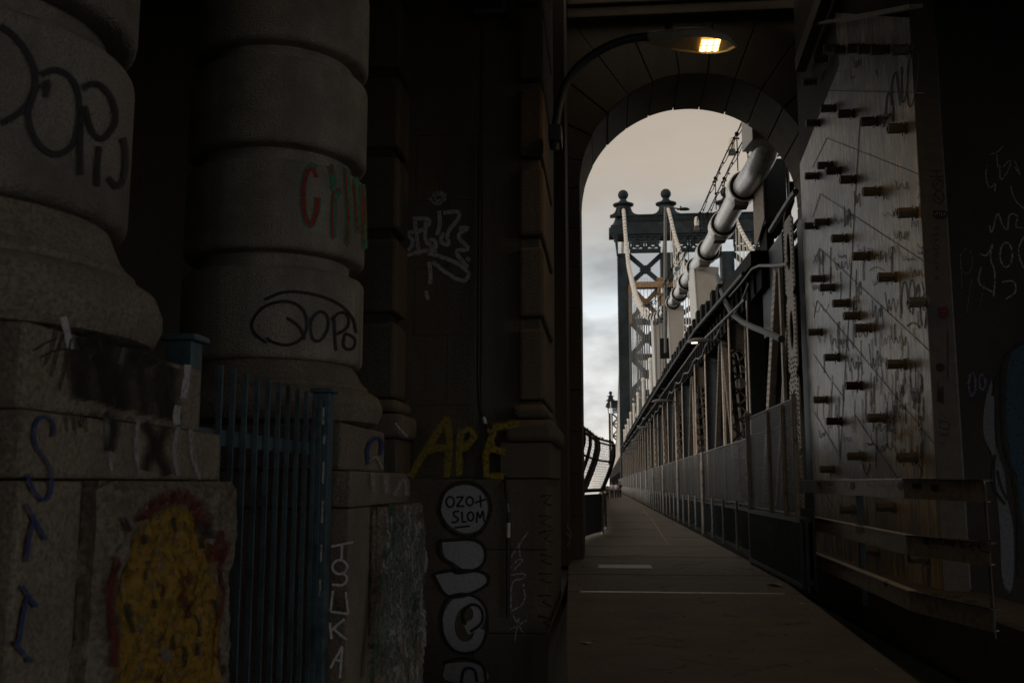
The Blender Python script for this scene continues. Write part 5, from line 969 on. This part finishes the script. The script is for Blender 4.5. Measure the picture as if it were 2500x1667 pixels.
        MB().box(xa, xb, D - 1, D + 1, 3, 5).build('cross_beam', TSTEEL, t)
    return t
tw = tower(215, 1, 'near blue grey steel bridge tower with ball finials and cross bracing beyond the arch', True)
# tan wrapped scaffold on the upper part of the near tower
t = root('scaffold_wrap', (8, 213, 30), 'tan sheeted work platform wrapped round the near tower between its two left columns', 'scaffold')
a = at(1536, 690, Y=212.4); b = at(1645, 702, Y=212.4)
MB().box(a.x, b.x, 211.6, 212.5, b.z, a.z).build('platform', TAN, t)
m = MB(); random.seed(2)
for i in range(16): x = a.x + (b.x - a.x) * i / 15; m.box(x, x + .07, 211.6, 211.7, a.z, a.z + random.uniform(.4, 1.0))
m.build('toe_rails', TAN, t)
q = at(1604, 690, Y=212.4); q2 = at(1616, 748, Y=212.4); MB().box(q.x, at(1618, 690, Y=212.4).x, 211.8, 212.5, q2.z, q.z + 1).build('sheeting', TAN, t)
m = MB(); q = at(1535, 700, Y=212.4); q2 = at(1541, 790, Y=212.4); m.box(q.x, q2.x + .3, 211.9, 212.5, q2.z, q.z); m.build('sheeting', TAN, t)
m = MB(); random.seed(4)
for i in range(9): x = at(1537 + i * 9, 800, Y=212.8).x; m.box(x, x + .1, 212.7, 212.8, at(1540, 960, Y=212.8).z, at(1540, 700, Y=212.8).z)
m.build('scaffold_poles', GSTEEL, t)
t2 = copy_tree(tw); t2.location = (18, 663, -3.5); t2['label'] = 'small far bridge tower with ball finials at the other end of the main span'
# far span cables and suspenders seen under the near tower
for i, X in enumerate((4.9, 14.3)):
    t = root('span_cable', (X, 440, 20), 'main span cable beyond the near tower, ' + ['over the walkway side' , 'on the inner side'][i], 'cable', 'main span cables beyond the tower')
    zf = lambda y: 14 + 45.5 * ((y - 439) / 224) ** 2 + (0 if y < 439 else -3.5 * ((y - 439) / 224))
    MB().tube([(X, 215 + 14 * k, zf(215 + 14 * k)) for k in range(33)], .3, 8).build('cable_wrap', CHAIN, t, smooth=True)
    y = 222
    while y < 660: MB().tube([(X, y, 6), (X, y, zf(y))], .06, 4).build('suspender', CHAIN, t); y += 5.4
m = MB(); m.box(3.9, 31, 215, 663, 4.5, 8.2); m.box(3.9, 31, 215, 663, -1, 0.4); y = 216
while y < 660: m.box(3.9, 4.3, y, y + .8, 0, 5); y += 5.4
m = m.build('main_span_deck', BSTEEL); tag(m, 'dark main span deck running on beyond the near tower', 'deck')

# ================================================================== WALKWAY LAMPS AND ROADWAY LAMP
names = ['first and largest, lit', 'second from the arch', 'third from the arch', 'fourth from the arch', 'fifth from the arch', 'sixth from the arch', 'seventh from the arch', 'eighth from the arch', 'ninth, tiny and far']
for i in range(9):
    y = 32 + 19.5 * i; z = [6.1, 5.78, 5.5, 5.45, 5.4, 5.4, 5.4, 5.4, 5.4][i]; xa = 2.68 if i == 0 else 2.5 - .03 * i; xb = xa + .9
    t = root('walkway_lamp', (4.1, y, 3.5), 'grey cobra head lamp over the walkway on the truss, ' + names[i], 'street lamp', 'lamps along the walkway')
    cobra_head(t, xb, xa, y, z, .34, GSTEEL, i == 0, LEDW, -.02, 1.0)
    MB().tube([(xb - .05, y, z + .05), (xb + .2, y, z + .03), (xb + .5, y, z - .12), (xb + .72, y, z - .45), (xb + .8, y, z - .9), (xb + .82, y, z - 1.25)], .035, 8).build('arm', GSTEEL, t, smooth=True)
    m = MB(); m.box(xb + .72, xb + .9, y - .08, y + .08, z - 1.5, z - 1.2); m.box(xb + .6, xb + .95, y - .1, y + .1, z - .35, z + .05) if i == 0 else None; m.build('mount', GSTEEL, t, bevel=.01)
Y0 = 60
a = at(1624, 862, Y=Y0); b = at(1624, 506, Y=Y0)
t = root('road_lamp', (a.x, Y0, a.z), 'tall slim grey lamp post of the upper roadway with one short arm', 'street lamp')
MB().tube([a, a.lerp(b, .5), b], [.13, .115, .09], 12).build('pole', GSTEEL, t, smooth=True)
hh = at(1652, 511, Y=Y0); h2 = at(1684, 510, Y=Y0)
MB().tube([b, (b.x + .2, Y0, b.z + .02), (hh.x + .1, Y0, hh.z + .02)], .05, 8).build('arm', GSTEEL, t, smooth=True)
cobra_head(t, hh.x, h2.x, Y0, hh.z - .03, .42, BSTEEL, False, None)
c = at(1662, 505, Y=Y0); MB().ball((c.x, Y0, c.z), .06, 8, 6).build('photocell', BLACK, t)
MB().box(a.x - .3, a.x + .55, Y0 - .1, Y0 + .3, a.z - .3, a.z + .9).build('base_box', BSTEEL, t)

# ================================================================== SMALL THINGS ON THE FLOOR
g0 = at(1461, 1377, Z=0); g1 = at(1592, 1386, Z=0)
t = root('floor_grating', ((g0.x + g1.x) / 2, 19.9, 0), 'narrow pale perforated drain grating set in the walkway floor', 'grating')
m = MB(); xa, xb, ya, yb = g0.x, g1.x, 19.5, 20.3
m.box(xa, xb, ya, ya + .05, .002, .014); m.box(xa, xb, yb - .05, yb, .002, .014)
n = 26
for i in range(n + 1): x = xa + (xb - xa - .02) * i / n; m.box(x, x + .018, ya + .05, yb - .05, .003, .013)
for k in range(1, 7): y = ya + (yb - ya) * k / 7; m.box(xa, xb, y, y + .03, .004, .012)
m.build('grate', mat('worn_zinc', (0.5, 0.46, 0.4), .5, .2, 30, (.3, .27, .23)), t); MB().box(xa, xb, ya, yb, .0005, .002).build('drain', BLACK, t)
def crumple(name, c, r, label, m_, seed):
    random.seed(seed); mb = MB(); i0 = 0; n = 7
    mb.v = [Vector((c[0], c[1], .03 * r / .1))] + [Vector((c[0] + r * math.cos(6.283 * k / n) * random.uniform(.5, 1.3), c[1] + r * 1.2 * math.sin(6.283 * k / n) * random.uniform(.5, 1.2), random.uniform(.004, .35 * r))) for k in range(n)] + [Vector((c[0], c[1], .004))]
    for k in range(n): mb.f += [(0, 1 + k, 1 + (k + 1) % n), (n + 1, 1 + (k + 1) % n, 1 + k)]
    tag(mb.build(name, m_), label, 'litter', 'litter on the floor')
PAPER = mat('litter_paper', (.45, .42, .38), .8)
for i, (x, y, r, lb) in enumerate(((1345, 1477, .06, 'crumpled scrap of paper on the floor at the left foot of the wall'), (1780, 1345, .14, 'torn pale paper lying near the tall fence on the right'), (1840, 1386, .035, 'small white scrap below the end of the barrier'), (1690, 1290, .04, 'tiny pale scrap in the middle distance of the walkway'))):
    p = ad_(x, y, Z=0); crumple('litter', p, r, lb, PAPER, i)

floor_o = bpy.data.objects['walkway_floor']; deck_o = bpy.data.objects['walkway_deck']
def onfloor(x, y): return ad_(x, y, Z=0), Vector((0, 0, 1))
CR = paintmat('dark_crack', (0.03, 0.026, 0.02), 0.4, 0.6); WORN = paintmat('worn_floor_paint', (0.36, 0.32, 0.26), 0.8, 0.85)
paint([[(1495, 1190), (1512, 1215), (1535, 1252)], [(1476, 1170), (1490, 1185)]], onfloor, 5, WORN, deck_o, 'worn pale line', name='worn_marking')
paint([[(1690, 1212), (1730, 1214), (1760, 1213)], [(1350, 1275), (1420, 1271), (1520, 1273)], [(1500, 1235), (1560, 1237)]], onfloor, 2, WORN, floor_o, 'pale scuff', name='scuff')
random.seed(21); cr_ = []
for _ in range(16):
    x, y = random.uniform(1380, 1800), random.uniform(1285, 1560); l = [(x, y)]
    for k in range(random.randint(4, 9)): x += random.uniform(-25, 38); y += random.uniform(-7, 7); l.append((x, y))
    cr_.append(l)
paint(cr_, onfloor, 1.6, CR, floor_o, 'thin crack', curve=False, base=0.002, name='crack')
gm = MB()
for _ in range(150):
    x, y, r = random.uniform(-.2, 2.2), random.uniform(7, 24), random.uniform(.008, .022); gm.lathe(x, y, [(r, .0008), (r * .9, .003)], 8)
tag(gm.build('gum_spots', CR, floor_o), kind='stuff')
gm = MB()
for _ in range(260):
    e = random.random(); y = random.uniform(8.5, 23); x = (-.28 - (y - 8) * .022 + abs(random.gauss(0, .12))) if e < .5 else (2.28 + (y - 5) * .045 - abs(random.gauss(0, .2))); r = random.uniform(.006, .02); gm.lathe(x + .0, y, [(r, .001), (r * .7, .008), (r * .2, .012)], 6)
tag(gm.build('edge_grit', mat('grit', (.2, .18, .15), .9), floor_o), kind='stuff')

# ================================================================== PEOPLE
def person(x, y, h, label, top, leg, stride, arm, head_turn=0, bag=None):
    t = root('person', (x, y, 0), label, 'person', 'people walking in the distance'); s_ = h / 1.75
    def V(a, b, c): return Vector((x + a * s_, y + b * s_, c * s_))
    def skin_mesh(name, pts, edges, rad, m_):
        me = bpy.data.meshes.new(name); l = rootloc(t); me.from_pydata([tuple(p - l) for p in pts], edges, []); me.materials.append(m_); o = link(name, me, t)
        sk = o.modifiers.new('skin', 'SKIN'); sk.use_smooth_shade = True
        for v, r in zip(me.skin_vertices[0].data, rad): v.radius = (r[0] * s_, r[1] * s_) if isinstance(r, tuple) else (r * s_, r * s_)
        me.skin_vertices[0].data[0].use_root = True; ss = o.modifiers.new('sub', 'SUBSURF'); ss.levels = 1; ss.render_levels = 1; return o
    P_ = [V(0, 0, .95), V(0, 0, 1.15), V(0, .02, 1.38), V(0, .01, 1.5), V(0, .02, 1.56), V(0, .03, 1.66), V(0, .03, 1.74),
          V(.09, 0, .9), V(.1, stride * .5, .5), V(.1, stride * .75, .09), V(.1, stride * .75 - .15, .04),
          V(-.09, 0, .9), V(-.1, -stride * .35, .5), V(-.1, -stride * .9, .1), V(-.1, -stride * .9 - .15, .05),
          V(.19, 0, 1.42), V(.25, -arm * .4, 1.15), V(.24, -arm - .04, .92), V(.235, -arm - .05, .83),
          V(-.19, 0, 1.42), V(-.25, arm * .4, 1.15), V(-.24, arm - .04, .92), V(-.235, arm - .05, .83)]
    E_ = [(0, 1), (1, 2), (2, 3), (3, 4), (4, 5), (5, 6), (0, 7), (7, 8), (8, 9), (9, 10), (0, 11), (11, 12), (12, 13), (13, 14), (2, 15), (15, 16), (16, 17), (17, 18), (2, 19), (19, 20), (20, 21), (21, 22)]
    R_ = [(.15, .1), (.13, .1), (.15, .1), .06, .055, .085, .06, .09, .065, .045, .04, .09, .065, .045, .04, .06, .045, .035, .03, .06, .045, .035, .03]
    skin_mesh('body', P_, E_, R_, SKIN)
    sh = [0, 1, 2, 3, 15, 16, 19, 20]; ix = {k: i for i, k in enumerate(sh)}
    skin_mesh('shirt', [P_[k] for k in sh], [(ix[a], ix[b]) for a, b in E_ if a in ix and b in ix], [(.175, .125), (.155, .12), (.17, .12), .065, .08, .062, .08, .062], CLOTHS[top])
    sh = [0, 7, 8, 9, 11, 12, 13]; ix = {k: i for i, k in enumerate(sh)}
    skin_mesh('trousers', [P_[k] for k in sh], [(ix[a], ix[b]) for a, b in E_ if a in ix and b in ix], [(.165, .115), .105, .08, .06, .105, .08, .06], CLOTHS[leg])
    MB().ball(tuple(V(0, .05, 1.69)), .108 * s_, 12, 8, 1.05).build('hair', HAIR, t, smooth=True)
    if bag: MB().box(x - .15 * s_, x + .15 * s_, y - .28 * s_, y - .13 * s_, 1.0 * s_, 1.42 * s_).build('backpack', CLOTHS[bag], t, bevel=.04)
pY = 104
X_ = lambda u, y: at(u, 1190, Y=y).x
person(X_(1494, 104), 104, 1.74, 'person in a lavender shirt and black trousers walking at the front left', 'lavender_cloth', 'black_cloth', .3, .2)
person(X_(1504.5, 107), 107, 1.70, 'person in a white top walking beside the one in lavender', 'white_cloth', 'denim', -.25, -.2)
person(X_(1513, 110), 110, 1.78, 'person dressed all in black nearest the fence', 'black_cloth', 'black_cloth', .22, .15)
person(X_(1482.5, 100), 100, 1.35, 'short person in grey mid-stride by the left railing', 'grey_cloth', 'black_cloth', .4, .25)
